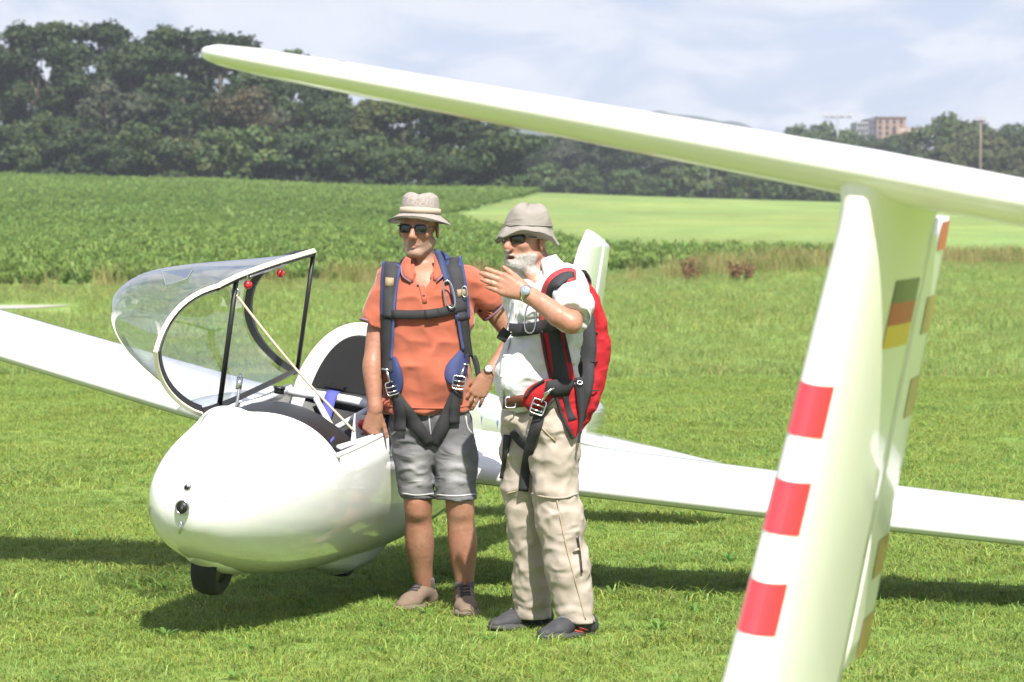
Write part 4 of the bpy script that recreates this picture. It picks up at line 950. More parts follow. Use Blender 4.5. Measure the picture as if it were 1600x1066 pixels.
# ------------------------------------------------------------------ signed distance modelling for people and soft things
def A3(p): return np.asarray(p, float)
def nrm(v): v = A3(v); return v / (np.linalg.norm(v) + 1e-12)
class Sdf:
    def __init__(s): s.pr = []; s.post = []
    def cone(s, a, b, ra, rb=None, k=.02, sq=None, sub=False, clip=None):
        """tapered limb a->b; sq=(axis, factor) flattens it along axis; clip=(point, normal) cuts it flat"""
        s.pr.append(('c', A3(a), A3(b), ra, ra if rb is None else rb, k, None if sq is None else (nrm(sq[0]), sq[1]), sub, clip)); return s
    def chain(s, pts, rs, k=.02, sq=None, clip=None, sm=0):
        if sm:
            q = catmull(np.concatenate([np.array([A3(p) for p in pts]), np.array(rs)[:, None]], 1), sm); pts, rs = q[:, :3], q[:, 3]
        for i in range(len(pts) - 1): s.cone(pts[i], pts[i + 1], rs[i], rs[i + 1], k, sq, False, clip)
        return s
    def ell(s, c, r, R=None, k=.02, sub=False, clip=None):
        s.pr.append(('e', A3(c), A3(r), np.eye(3) if R is None else A3(R), k, sub, clip)); return s
    @staticmethod
    def d1(q, p):
        if q[0] == 'c':
            _, a, b, ra, rb, k, sq, sub, clip = q; ba = b - a; v = p - a
            if sq is not None:
                n, f = sq; n = n - ba * (n.dot(ba) / (ba.dot(ba) + 1e-12)); n = n / (np.linalg.norm(n) + 1e-9); v = v + (v @ n)[..., None] * n * (f - 1)
            t = np.clip((v @ ba) / (ba.dot(ba) + 1e-12), 0, 1); d = np.linalg.norm(v - t[..., None] * ba, axis=-1) - (ra + (rb - ra) * t)
            if sq is not None and sq[1] > 1: d = d / (1 + (sq[1] - 1) * .55)
        else:
            _, c, r, R, k, sub, clip = q; v = (p - c) @ R
            k0 = np.linalg.norm(v / r, axis=-1); k1 = np.linalg.norm(v / (r * r), axis=-1); d = k0 * (k0 - 1) / (k1 + 1e-9)
        if clip is not None: d = np.maximum(d, (p - clip[0]) @ clip[1])
        return d
    def bounds(s, q, m):
        if q[0] == 'c':
            r = max(q[3], q[4]) ; lo = np.minimum(q[1], q[2]) - r - m; hi = np.maximum(q[1], q[2]) + r + m
        else: r = q[2].max(); lo = q[1] - r - m; hi = q[1] + r + m
        return lo, hi
    def bbox(s):
        B = [s.bounds(q, .02) for q in s.pr if not q[-2]]; return np.min([b[0] for b in B], 0), np.max([b[1] for b in B], 0)
    @staticmethod
    def comb(d, di, k, sub):
        if sub:
            di = -di; h = np.clip(.5 - .5 * (d - di) / k, 0, 1) if k > 0 else (di > d); return d * (1 - h) + di * h + k * h * (1 - h)
        h = np.clip(.5 + .5 * (d - di) / k, 0, 1); return d * (1 - h) + di * h - k * h * (1 - h)
    def ev(s, p):
        p = A3(p); d = np.full(p.shape[:-1], 1.0)
        for q in s.pr: d = s.comb(d, s.d1(q, p), q[5] if q[0] == 'c' else q[4], q[-2])
        for f in s.post: d = f(d, p)
        return d
    def grid(s, h, lo=None, hi=None):
        b = s.bbox(); lo = b[0] if lo is None else A3(lo); hi = b[1] if hi is None else A3(hi)
        n = np.ceil((hi - lo) / h).astype(int) + 1; D = np.full(n, 1.0)
        ax_ = [lo[i] + h * np.arange(n[i]) for i in range(3)]
        for q in s.pr:
            k = q[5] if q[0] == 'c' else q[4]; l, u = s.bounds(q, k + 3 * h)
            i0 = np.maximum(np.floor((l - lo) / h).astype(int), 0); i1 = np.minimum(np.ceil((u - lo) / h).astype(int) + 1, n)
            if (i1 <= i0).any(): continue
            sl_ = tuple(slice(i0[i], i1[i]) for i in range(3))
            p = np.stack(np.meshgrid(*[ax_[i][sl_[i]] for i in range(3)], indexing='ij'), -1)
            D[sl_] = s.comb(D[sl_], s.d1(q, p), k, q[-2])
        if s.post:
            near = np.abs(D) < .035; idx = np.argwhere(near); p = lo + h * idx
            d = D[near]
            for f in s.post: d = f(d, p)
            D[near] = d
        return D, lo
def surface_nets(D, lo, h):
    I = D < 0; n = np.array(D.shape); cnt = np.zeros(n - 1, int)
    C = [(a, b, c) for a in (0, 1) for b in (0, 1) for c in (0, 1)]
    sub = lambda X, o: X[o[0]:X.shape[0] - 1 + o[0], o[1]:X.shape[1] - 1 + o[1], o[2]:X.shape[2] - 1 + o[2]]
    for o in C: cnt += sub(I, o)
    act = (cnt > 0) & (cnt < 8); ids = np.full(n - 1, -1); na = int(act.sum()); ids[act] = np.arange(na)
    cell = np.argwhere(act); acc = np.zeros((na, 3)); w = np.zeros(na)
    dv = {o: D[cell[:, 0] + o[0], cell[:, 1] + o[1], cell[:, 2] + o[2]] for o in C}
    for o in C:
        for a in range(3):
            if o[a] == 0:
                o2 = tuple(o[i] + (i == a) for i in range(3)); d0, d1 = dv[o], dv[o2]; m = (d0 < 0) != (d1 < 0)
                t = np.where(m, d0 / (d0 - d1 + 1e-20), 0); p = np.tile(np.array(o, float), (na, 1)); p[:, a] += t; acc[m] += p[m]; w[m] += 1
    V = lo + h * (cell + acc / w[:, None]); F_ = []
    for a in range(3):
        b, c = (a + 1) % 3, (a + 2) % 3
        s0 = [slice(None)] * 3; s1 = [slice(None)] * 3; s0[a] = slice(0, -1); s1[a] = slice(1, None)
        m = I[tuple(s0)] != I[tuple(s1)]; e = np.argwhere(m)
        e = e[(e[:, b] > 0) & (e[:, c] > 0) & (e[:, b] < n[b] - 1) & (e[:, c] < n[c] - 1)]
        if not len(e): continue
        ob, oc = np.zeros(3, int), np.zeros(3, int); ob[b] = 1; oc[c] = 1
        g = lambda q: ids[q[:, 0], q[:, 1], q[:, 2]]
        f = np.stack([g(e - ob - oc), g(e - oc), g(e), g(e - ob)], 1); flip = ~I[e[:, 0], e[:, 1], e[:, 2]]; f[flip] = f[flip][:, ::-1]
        F_.append(f[(f >= 0).all(1)])
    return V, np.concatenate(F_)
def sdf_mesh(s, h, fine=()):
    """surface of an Sdf; fine = [(lo, hi, h2)] boxes that get a smaller step (still one surface)"""
    D, lo = s.grid(h); V, F_ = surface_nets(D, lo, h)
    if fine:
        c = V[F_].mean(1); keep = np.ones(len(F_), bool)
        for l, u, _ in fine: keep &= ~((c > l) & (c < u)).all(1)
        Vs = [V]; Fs = [F_[keep]]; off = len(V)
        for l, u, h2 in fine:
            D2, lo2 = s.grid(h2, A3(l) - h, A3(u) + h); v, f = surface_nets(D2, lo2, h2); c = v[f].mean(1)
            k = ((c > A3(l) - h * .35) & (c < A3(u) + h * .35)).all(1); Vs.append(v); Fs.append(f[k] + off); off += len(v)
        V = np.concatenate(Vs); F_ = np.concatenate(Fs)
        used = np.unique(F_); mp = np.full(len(V), -1); mp[used] = np.arange(len(used)); V = V[used]; F_ = mp[F_]
    return V, F_
def rays(px, py, sds, d0, d1):
    """first hit depth of view rays with a union of Sdfs between two depths; nan when missed"""
    px, py = np.asarray(px, float), np.asarray(py, float)
    base = np.stack([CAM + RGT * ((x - 800) / FPX) * 0 for x in px]); dirs = np.stack([P(x, y, 1.0) - CAM for x, y in zip(px, py)])
    t = np.full(len(px), float(d0)); hit = np.zeros(len(px), bool)
    for _ in range(70):
        p = base + dirs * t[:, None]; d = np.min([s.ev(p) for s in sds], axis=0); hit |= d < .0025; t = np.where(hit, t, t + np.maximum(d * .8, .001)); 
        if (hit | (t > d1)).all(): break
    t[~hit | (t > d1)] = np.nan; return t
def strap(name, path, sds, d0, d1, m, parent, off=.006, th=.006, world_pre=None, world_post=None, step=5, depth=None):
    """webbing lying on a body: path = (px, py, width_px) in the photograph, laid on the surface of the Sdfs"""
    pth = np.array([q[:3] for q in path], float); seg = np.linalg.norm(np.diff(pth[:, :2], axis=0), axis=1).sum(); per = max(2, int(seg / step / max(1, len(pth) - 1)))
    c = catmull(pth, per); tg = np.gradient(c[:, :2], axis=0); tg /= np.linalg.norm(tg, axis=1)[:, None]; nn = np.stack([-tg[:, 1], tg[:, 0]], 1)
    cols = []
    for f in (-.5, 0, .5):
        q = c[:, :2] + nn * c[:, 2:3] * f; t = rays(q[:, 0], q[:, 1], sds, d0, d1); cols.append((q, t))
    tc_ = cols[1][1]
    if np.isnan(tc_).any():
        k = ~np.isnan(tc_); tc_ = np.interp(np.arange(len(tc_)), np.arange(len(tc_))[k], tc_[k]) if k.any() else np.full(len(tc_), depth or (d0 + d1) / 2)
    if depth is not None: tc_ = np.full(len(tc_), depth)
    ker = np.array([1, 2, 3, 2, 1]) / 9; sm = lambda a: np.convolve(np.pad(a, 2, mode='edge'), ker, mode='valid')
    tc_ = sm(tc_); V = []
    for q, t in cols:
        t = np.where(np.isnan(t) | (np.abs(t - tc_) > .05), tc_, t) if depth is None else tc_
        t = sm(np.minimum(t, tc_ + .02)); V.append(np.array([P(a, b, tt) for (a, b), tt in zip(q, t - off)]))
    if world_pre is not None:
        for i, sgn in enumerate((-.5, 0, .5)): V[i] = np.concatenate([np.array([A3(w[0]) + A3(w[1]) * sgn * 2 for w in world_pre]), V[i]])
    if world_post is not None:
        for i, sgn in enumerate((-.5, 0, .5)): V[i] = np.concatenate([V[i], np.array([A3(w[0]) + A3(w[1]) * sgn * 2 for w in world_post])])
    n = len(V[0]); Fc = [(k * n + i, k * n + i + 1, (k + 1) * n + i + 1, (k + 1) * n + i) for k in range(2) for i in range(n - 1)]
    o = mesh_obj(name, np.concatenate(V), Fc, m, parent, world=True); mod_solid(o, th, 0); return o, c, tc_
def hand(s, W, f, n, side, curls, size=.19, thumb=(.55, .75, -.25), spread=.10, k=.006, fat=1.0):
    """five fingered hand into an Sdf: wrist W, finger direction f, back-of-hand normal n, thumb on the +t side, t = side * (n x f)"""
    f = nrm(f); n = nrm(A3(n) - f * f.dot(n)); t = nrm(np.cross(n, f)) * side; u = size / .19; W = A3(W)
    off = [.030, .010, -.010, -.028]; ln = [.070, .079, .073, .057]; rad = [.0094 * fat, .0098 * fat, .0092 * fat, .0084 * fat]; mc = [.090, .094, .089, .080]; tips = []
    s.cone(W - f * .02 * u, W + f * .025 * u, .028 * u, .026 * u, .02, (n, 1.5))
    for i in range(4):
        kn = W + (f * mc[i] + t * off[i]) * u
        s.cone(W + (f * .02 + t * off[i] * .55) * u, kn, .017 * u, .0130 * u, .010)
        dr = nrm(f + t * spread * (1.3 - i) * .8); c = curls[i] if hasattr(curls, '__len__') else curls
        p = kn
        for j, fr_ in enumerate((.45, .31, .24)):
            a = c * (.5, 1.0, .75)[j]; dr = nrm(dr * math.cos(a) - n * math.sin(a)); q = p + dr * ln[i] * fr_ * u
            s.cone(p, q, rad[i] * (1, .92, .86)[j] * u, rad[i] * (.92, .86, .74)[j] * u, .004 if j else k); p = q
        tips.append(p)
    s.ell(W + (f * .052 - n * .002) * u, (.046 * u, .036 * u, .014 * u), np.stack([f, t, n], 1), .012)
    b = W + (f * .022 + t * .024 - n * .006) * u; d = nrm(f * thumb[0] + t * thumb[1] + n * thumb[2])
    m_ = b + d * .042 * u; d2 = nrm(d + f * .35); e = m_ + d2 * .030 * u; e2 = e + nrm(d2 + f * .1) * .024 * u
    s.cone(b, m_, .0165 * u, .0120 * u, .012); s.cone(m_, e, .0115 * u, .0104 * u, .004); s.cone(e, e2, .0104 * u, .0078 * u, .004)
    return tips
def head(s, c, F, U, open_mouth=0.0, nose=1.0, jaw=1.0):
    """head into an Sdf; c = centre at ear height, F = facing, U = up. returns frame (F, Lf, U)"""
    F = nrm(F); U = nrm(A3(U) - F * F.dot(U)); Lf = np.cross(U, F); R = np.stack([F, Lf, U], 1)
    g = lambda a, b, d: A3(c) + F * a + Lf * b + U * d
    s.ell(g(-.012, 0, .042), (.098, .078, .086), R, .02)
    s.ell(g(.030, 0, -.035), (.064, .061, .082), R, .03)
    s.ell(g(.070, 0, -.100), (.022 * jaw, .022, .018), R, .022)
    for b in (-1, 1):
        s.cone(g(-.005, b * .056, -.055), g(.066, b * .020, -.104), .017, .013, .022)
        s.ell(g(.066, b * .041, -.020), (.022, .020, .018), R, .02)
        s.cone(g(.084, b * .010, .024), g(.072, b * .042, .022), .010, .009, .012)
        s.ell(g(.082, b * .031, .003), (.012, .016, .010), R, .010, True)
        s.ell(g(.072, b * .031, .002), (.013, .013, .012), R, .004)
        s.ell(g(.101, b * .0115, -.036), (.011, .008, .0085), R, .006)
        e = nrm(F * -.45 + Lf * b); Re = np.stack([nrm(np.cross(U, e)), e, U], 1)
        s.ell(g(-.006, b * .080, -.008), (.019, .008, .033), Re, .006); s.ell(g(.000, b * .089, -.004), (.010, .006, .018), Re, .004, True)
        s.cone(g(.100, b * .019, -.040), g(.084, b * .034, -.074), .0028, .0022, .004, None, True)
        s.cone(g(.092, b * .0, -.063), g(.080, b * .024, -.067), .0055, .003, .006)
        s.cone(g(.090, b * .0, -.076 - open_mouth), g(.079, b * .022, -.070 - open_mouth * .4), .0065, .003, .006)
    s.cone(g(.090, 0, .014), g(.113 * (.96 + .04 * nose), 0, -.028), .0095, .0125 * nose, .012); s.ell(g(.112, 0, -.031), (.012, .0115, .0105), R, .008)
    if open_mouth: s.ell(g(.092, 0, -.069 - open_mouth * .5), (.016, .018, .0035 + open_mouth * .55), R, .003, True)
    else: s.cone(g(.0985, -.022, -.0695), g(.0985, .022, -.0695), .0036, .0036, .002, None, True)
    return F, Lf, U
def noise_post(amp, freq, ridge=False, region=None, o=2):
    fr = A3(freq)
    def f(d, p):
        v = fbm(p * fr, o)
        if ridge: v = (1 - np.abs(v) * 2)
        a = amp if region is None else amp * region(p)
        return d - a * v
    return f
# ------------------------------------------------------------------ people: shared builders
m_skin = mat('skin', (.5, .3, .22), rough=.48, spec=.4, attr='col', sss=.10, bump=.35, bscale=170, bdist=.0014, var=.10, vscale=55, crease=(26, .003, .25))
def skin_cols(V, base, regs):
    """base tone with small real differences of the skin itself; regs = (centre, radius, colour, strength)"""
    c = np.tile(np.array(base), (len(V), 1)); c *= 1 + .08 * fbm(V * 26, 3)[:, None]; c[:, 1:] *= (1 + .10 * fbm(V * 13 + 40, 3))[:, None]; c *= 1 - .22 * (vnoise(V * 85) > .72)[:, None]
    for ce, r, co, st in regs:
        w = np.exp(-(np.linalg.norm((V - ce) / r, axis=1)) ** 2 * 1.5) * st; c = c * (1 - w[:, None]) + np.array(co) * w[:, None]
    return c
def skin_body(name, s, parent, fine, base, regs, h=.008, extra=None):
    V, F_ = sdf_mesh(s, h, fine); o = mesh_obj(name, V, F_, m_skin, parent, world=True)
    c = skin_cols(V, base, regs)
    if extra: c = extra(V, c)
    attr_color(o, 'col', c); return o
def cloth(name, s, m, parent, h=.0065):
    V, F_ = sdf_mesh(s, h); return mesh_obj(name, V, F_, m, parent, world=True)
def shoe(parent, heel, toe, ank, m_up, m_sole, m_lace, m_sock, sock_h=.0, W=1.0, red=None):
    heel, toe = A3(heel), A3(toe); Ls = np.linalg.norm(toe - heel); F = nrm(toe - heel); Z = np.array([0, 0, 1.0]); l = np.cross(Z, F); g = lambda a, z, b=0: heel + F * a * Ls + Z * z + l * b
    s = Sdf(); s.cone(g(.13, .046), g(.36, .070), .037 * W, .036 * W, .03); s.cone(g(.34, .076), g(.66, .040), .036 * W, .045 * W, .03, (Z, 1.2)); s.cone(g(.66, .038), g(.89, .030), .046 * W, .033 * W, .02, (Z, 1.35))
    s.cone(g(.16, .045), g(.20, .066), .043 * W, .043 * W, .02); s.cone(g(.30, .075), g(.25, .088), .034, .034, .02); pass
    s.cone(g(.21, .07), g(.21, .19), .0395, .0395, .004, None, True); top = cloth('shoe', s, m_up, parent, .005)
    s2 = Sdf(); s2.cone(g(.12, .014), g(.45, .014), .038 * W, .036 * W, .03, (Z, 2.6)); s2.cone(g(.45, .014), g(.72, .014), .036 * W, .050 * W, .03, (Z, 2.9)); s2.cone(g(.72, .014), g(.89, .018), .050 * W, .036 * W, .03, (Z, 2.6))
    V, F_ = sdf_mesh(s2, .005); mesh_obj('sole', V, F_, m_sole, top, world=True)
    q = []
    zs = np.linspace(.17, .02, 76)
    def gs(a, b): 
        d = s.ev(np.array([g(a, z, b) for z in zs])); k = int(np.argmax(d < .0)) if (d < 0).any() else 60; return g(a, zs[k] + .002, b)
    for i, a in enumerate((.36, .43, .50, .57)):
        w = .020; pts = [gs(a, -w), gs(a + .02, -w * .4), gs(a + .02, w * .4), gs(a, w)]; pts2 = [gs(a + .06, -w), gs(a + .02, 0), gs(a - .02, w)]
        q += [tube(catmull(pts, 4), .0040, 5), tube(catmull(pts2, 4), .0040, 5)]
    for t in q: mesh_obj('lace', *t, m_lace, top, world=True)
    tg = mesh_obj('tongue_tab', *tube(catmull([g(.34, .118), g(.29, .145), g(.26, .172)], 4), .007, 6), red or m_lace, top, world=True)
    if sock_h:
        s3 = Sdf(); s3.chain([g(.2, .08), (g(.2, .08) + A3(ank)) / 2, A3(ank)], [.041, .0415, .0412], .006, None, (A3(ank), Zv)); s3.post.append(noise_post(.0012, (30, 30, 160), True))
        cloth('sock', s3, m_sock, parent, .005)
    return top
def hat(parent, c, F, U, prof, m, saddle, dent=0.0, stretch=1.12, wob=.004, band=None, seed=0, n=56):
    F = nrm(F); U = nrm(A3(U) - F * F.dot(U)); Lf = np.cross(U, F); V = []
    pr = catmull(np.array([(r, z, 0) for r, z in prof]), 4)
    rim = max(p[0] for p in pr)
    for r, z, _ in pr:
        for j in range(n):
            a = 6.283185 * j / n; k = max(0, (r - .088) / (rim - .088)); rr = r * (1 + wob * 3 * vnoise(np.array([math.cos(a) * 2 + seed, math.sin(a) * 2, z * 25])))
            dz = saddle(a) * k + wob * vnoise(np.array([math.cos(a) * 3, math.sin(a) * 3 + seed, z * 20 + r * 20]))
            if dent and z > .05: dz -= dent * math.exp(-(math.sin(a) * r / .022) ** 2) * min(1, (z - .05) / .04) * (1 - .3 * math.cos(a))
            V.append(c + F * rr * math.cos(a) * stretch + Lf * rr * math.sin(a) + U * (z + dz))
    m_ = len(pr); Fc = [(i * n + j, i * n + (j + 1) % n, (i + 1) * n + (j + 1) % n, (i + 1) * n + j) for i in range(m_ - 1) for j in range(n)]; Fc.append(tuple(range(n)))
    o = mesh_obj('hat', V, Fc, m, parent, world=True); recalc(o); mod_solid(o, .003, -1)
    if band:
        V = []
        for z, e in ((band[0], .0022), (band[1], .0025)):
            r = np.interp(z, [p[1] for p in pr], [p[0] for p in pr]) + e
            for j in range(n): a = 6.283185 * j / n; V.append(c + F * r * math.cos(a) * stretch + Lf * r * math.sin(a) + U * z)
        b = mesh_obj('hat_band', V, [(j, (j + 1) % n, n + (j + 1) % n, n + j) for j in range(n)], band[2], o, world=True); mod_solid(b, .003, 1)
    return o
def sunglasses(parent, c, fr, m_lens, m_fr, wrap=.0, h=.040, w=.052, drop=0.0):
    F, Lf, U = fr; g = lambda a, b, d: A3(c) + F * a + Lf * b + U * d
    root = empty('sunglasses'); root.parent = parent
    for sd in (-1, 1):
        V = []; nn = 20
        def pt(b, d): return g(.107 - wrap * (abs(b) / .06) ** 2 * .03 - .010 * (abs(b) / .06) ** 2, b, d + drop)
        V.append(pt(sd * .034, .003))
        for k in range(nn):
            a = 6.283185 * k / nn; ca, sa = math.cos(a), math.sin(a); ex = .62
            b = .034 + w / 2 * np.sign(ca) * abs(ca) ** ex; d = .003 + h / 2 * np.sign(sa) * abs(sa) ** ex * (1 - (.12 if ca < 0 else 0) * (1 if sa < 0 else 0)); V.append(pt(sd * b, d))
        o = mesh_obj('lens', V, [(0, 1 + k, 1 + (k + 1) % nn) for k in range(nn)], m_lens, root, world=True); recalc(o); mod_solid(o, .0025, 0)
        mesh_obj('lens_rim', *closed_tube(V[1:], .0019, 6), m_fr, root, world=True)
        mesh_obj('temple', *tube(catmull([pt(sd * .060, .012), g(.075, sd * .076, .012 + drop), g(.02, sd * .0815, .010), g(-.015, sd * .083, .0)], 5), .0022, 6), m_fr, root, world=True)
    mesh_obj('bridge', *tube(catmull([g(.1075, -.009, .010 + drop), g(.111, 0, .012 + drop), g(.1075, .009, .010 + drop)], 4), .0024, 6), m_fr, root, world=True)
    return root
def watch(parent, W, f, n, r_w, m_strap, m_dial, R=.019):
    f, n = nrm(f), nrm(n); n = nrm(n - f * f.dot(n)); t = np.cross(f, n); root = empty('watch'); root.parent = parent
    pts = [A3(W) + (n * math.cos(a) + t * math.sin(a)) * r_w for a in np.linspace(0, 6.283, 24, endpoint=False)]
    V = np.concatenate([np.array(pts) - f * .009, np.array(pts) + f * .009]); k = 24
    b = mesh_obj('strap', V, [(i, (i + 1) % k, k + (i + 1) % k, k + i) for i in range(k)], m_strap, root, world=True); mod_solid(b, .003, 0)
    c = A3(W) + n * (r_w + .002)
    mesh_obj('case', *tube([c - n * .003, c + n * .004, c + n * .006], [R, R, R * .9], 20), m_metal, root, world=True)
    mesh_obj('dial', *tube([c + n * .0055, c + n * .0068], R * .80, 20), m_dial, root, world=True)
    for a, l in ((.6, .6), (2.3, .45)):
        mesh_obj('watch_hand', *tube([c + n * .0075, c + n * .0075 + (f * math.cos(a) + t * math.sin(a)) * R * l], .0009, 5), m_black, root, world=True)
    return root
def ring_obj(name, px, py, d, w, h, rot, r, m, parent, sides=0):
    """metal ring or carabiner facing the camera at a pixel; w,h in metres"""
    c = P(px, py, d); q = []
    for a in np.linspace(0, 6.283185, 28, endpoint=False):
        ca, sa = math.cos(a), math.sin(a); ex = .75 if sides == 0 else .35
        x = w / 2 * np.sign(ca) * abs(ca) ** ex; z = h / 2 * np.sign(sa) * abs(sa) ** ex
        q.append(c + RGT * (x * math.cos(rot) - z * math.sin(rot)) + np.array([0, .004 * math.cos(a), 1.0]) * np.array([1, 1, 0]) * 0 + UPV * (x * math.sin(rot) + z * math.cos(rot)) + FWD * .004 * math.sin(a))
    return mesh_obj(name, *closed_tube(q, r, 8), m, parent, world=True)
def buckle(px, py, d, rot, parent, sc_=1.0):
    root = ring_obj('buckle', px, py, d, .052 * sc_, .056 * sc_, rot, .0032, m_metal, parent, 1)
    for k in (-.014, .006):
        c = P(px, py, d - .002) + (-RGT * math.sin(rot) + UPV * math.cos(rot)) * k * sc_; e = (RGT * math.cos(rot) + UPV * math.sin(rot)) * .025 * sc_
        mesh_obj('buckle_bar', *tube([c - e, c + e], .0035, 8), m_metal, root, world=True)
    return root
m_web = mat('black_webbing', (.026, .026, .028), rough=.75, spec=.3, bump=.6, bscale=500, bdist=.0007, var=.12, vscale=25)
m_pad = mat('grey_black_pad', (.040, .040, .046), rough=.8, spec=.3, bump=.6, bscale=350, bdist=.001, var=.15, vscale=18)
m_blue = mat('blue_piping', (.038, .060, .17), rough=.7, bump=.3, bscale=250); m_bluep = mat('blue_cordura', (.026, .038, .125), rough=.75, bump=.5, bscale=260, bdist=.001, var=.15, vscale=20)
m_redp = mat('red_cordura', (.37, .014, .020), rough=.8, spec=.25, bump=.5, bscale=260, bdist=.001, var=.12, vscale=14, crease=(9, .012, .6)); m_redpipe = mat('red_piping', (.55, .05, .06), rough=.6)
m_tan = mat('tan_patch', (.30, .23, .14), rough=.8)
Zv = np.array([0, 0, 1.0])

# ------------------------------------------------------------------ the man in the orange polo shirt
d1 = 14.28
def p1(x, y, dy=0.0): return P(x, y, d1 + dy)
M1 = empty('person', (p1(676, 955)[0], d1, 0)); tag(M1, 'man in orange polo shirt, grey denim shorts and straw hat leaning on the glider', 'person')
Y = np.array([0, 1.0, 0])
def torso1(s, g, hem=None, low=650):
    kw = dict(k=.045, sq=(Y, 1.45), clip=hem)
    s.chain([p1(669, 462), p1(669, 498), p1(666, 555), p1(666, 605), p1(669, low)], [.160 + g, .180 + g, .172 + g, .176 + g, .186 + g], **kw)
    s.cone(p1(610, 437, .02), p1(732, 435, .02), .050 + g, .050 + g, .05); s.cone(p1(650, 429, .06), p1(612, 438, .03), .042 + g, .046 + g, .03); s.cone(p1(675, 429, .06), p1(730, 437, .03), .042 + g, .046 + g, .03)
    s.ell(p1(665, 590, -.045), (.135 + g, .105 + g, .13), None, .05)
RA = [p1(605, 443, .01), p1(592, 505, .0), p1(585, 553, -.03), p1(582, 575, -.05), p1(584, 612, -.075), p1(586, 640, -.09)]
LA = [p1(735, 441, .01), p1(772, 485, .05), p1(801, 527, .06), p1(795, 545, .03), p1(776, 570, -.03), p1(764, 585, -.06)]
c1 = p1(655, 357, .0); F1 = nrm((-.24, -.96, -.04)); U1 = nrm((.03, -.02, 1))
B = Sdf(); torso1(B, -.016, None, 612)
B.cone(p1(657, 385, .015), p1(664, 430, .05), .054, .060, .03); B.cone(p1(640, 436, -.02), p1(668, 445, -.035), .045, .045, .03)
hf1 = head(B, c1, F1, U1)
B.chain(RA, [.052, .048, .043, .0435, .034, .0275], .003, sm=4); B.chain(LA, [.052, .048, .042, .0435, .034, .028], .003, sm=4)
B.chain([p1(645, 665), p1(650, 725), p1(653, 790, .02), p1(654, 814, .04), p1(656, 850, .07), p1(659, 886, .10), p1(663, 914, .12)], [.084, .070, .060, .0565, .0615, .047, .0362], .003, sm=4)
B.chain([p1(703, 665), p1(713, 725, -.02), p1(719, 790, -.03), p1(720, 815, -.02), p1(723, 850, 0), p1(725, 888, .01), p1(726, 917, .02)], [.084, .070, .061, .0575, .0625, .048, .0367], .003, sm=4)
B.cone(p1(653, 786, -.02), p1(653, 800, -.015), .030, .028, .03); B.cone(p1(719, 786, -.072), p1(719, 800, -.062), .030, .028, .03)
hand(B, p1(586, 643, -.092), (-.20, .10, -.95), (.15, -.95, .05), +1, [.5, .7, .85, .9], .185, (.80, .62, .02), .10)
hand(B, p1(762, 588, -.065), (-.50, -.02, -.86), (.12, -.97, .15), -1, [.16, .14, .15, .22], .185, (.80, .45, -.35), .12)
bx_ = lambda c, r: (A3(c) - r, A3(c) + r)
fine1 = [(*bx_(p1(654, 352), (.125, .15, .15)), .0032), (*bx_(p1(588, 668, -.09), (.075, .11, .083)), .0034), (*bx_(p1(745, 614, -.07), (.085, .10, .085)), .0034)]
gh = lambda fr, c, a, b, d: A3(c) + fr[0] * a + fr[1] * b + fr[2] * d
tan1 = (.335, .165, .107)
def beard1(V, c):
    q = V - c1; f, l, u = q @ hf1[0], q @ hf1[1], q @ hf1[2]
    w = np.clip((-.045 - u + .35 * np.clip(.06 - f, 0, 1)) / .02, 0, 1) * np.clip((f - .0) / .02, 0, 1) * np.clip((u + .135) / .02, 0, 1)
    w *= .30 + .30 * (vnoise(V * 260) > -.1); w *= 1 - np.exp(-((np.abs(l) / .024) ** 2 + ((u + .069) / .009) ** 2) * 1.2)
    m_ = np.exp(-((l / .021) ** 4 + ((u + .071) / .0075) ** 2)) * (f > .07) * (np.linalg.norm(q, axis=-1) < .16) * .6; c = c * (1 - m_[:, None]) + np.array((.30, .10, .08)) * m_[:, None]
    return c * (1 - w[:, None]) + np.array((.34, .275, .235)) * w[:, None]
regs1 = [(gh(hf1, c1, .112, 0, -.03), (.02, .02, .02), (.50, .21, .15), .5), (gh(hf1, c1, .08, .04, -.02), (.03, .03, .025), (.50, .22, .16), .4), (gh(hf1, c1, .08, -.04, -.02), (.03, .03, .025), (.50, .22, .16), .4),
         (gh(hf1, c1, .10, 0, -.070), (.024, .022, .007), (.40, .14, .11), .75), (p1(665, 440, -.1), (.07, .12, .06), (.50, .23, .16), .4)]
skin_body('body', B, M1, fine1, tan1, regs1, .008, beard1)
# polo shirt
m_polo = mat('orange_polo', (.36, .098, .055), rough=.85, spec=.25, sheen=.25, bump=.5, bscale=420, bdist=.0008, var=.06, vscale=10, crease=(5.5, .014, .55))
m_polotrim = mat('polo_trim', (.20, .12, .17), rough=.85)
S = Sdf(); hemz = p1(668, 641)
torso1(S, 0.0, (hemz, nrm((0.03, 0, -1))))
def sleeve(a, b, ra, rb, cut):
    dn = nrm(A3(b) - A3(a)); S.cone(a, A3(b) + dn * .05, ra, rb, .035, None, False, (cut, dn))
    S.cone(A3(b) - dn * .03, A3(b) + dn * .1, rb - .008, rb - .006, .002, None, True)
sleeve(p1(607, 445, .01), p1(588, 504, .0), .068, .066, p1(585, 509, .0)); sleeve(p1(733, 441, .01), p1(772, 480, .05), .070, .068, p1(775, 483, .05))
S.cone(p1(664, 400, -.04), p1(662, 434, -.09), .058, .036, .008, None, True); S.cone(p1(662, 436, -.09), p1(662, 452, -.105), .030, .012, .006, None, True); S.cone(p1(657, 388, .03), p1(663, 420, .02), .066, .066, .01, None, True)
foldr = lambda p: np.clip((p[..., 2] - p1(0, 560)[2]) / .25, .15, 1)
S.post.append(noise_post(.0085, (7, 7, 10), True, None, 2)); S.post.append(noise_post(.003, (24, 24, 14), False, None, 2))
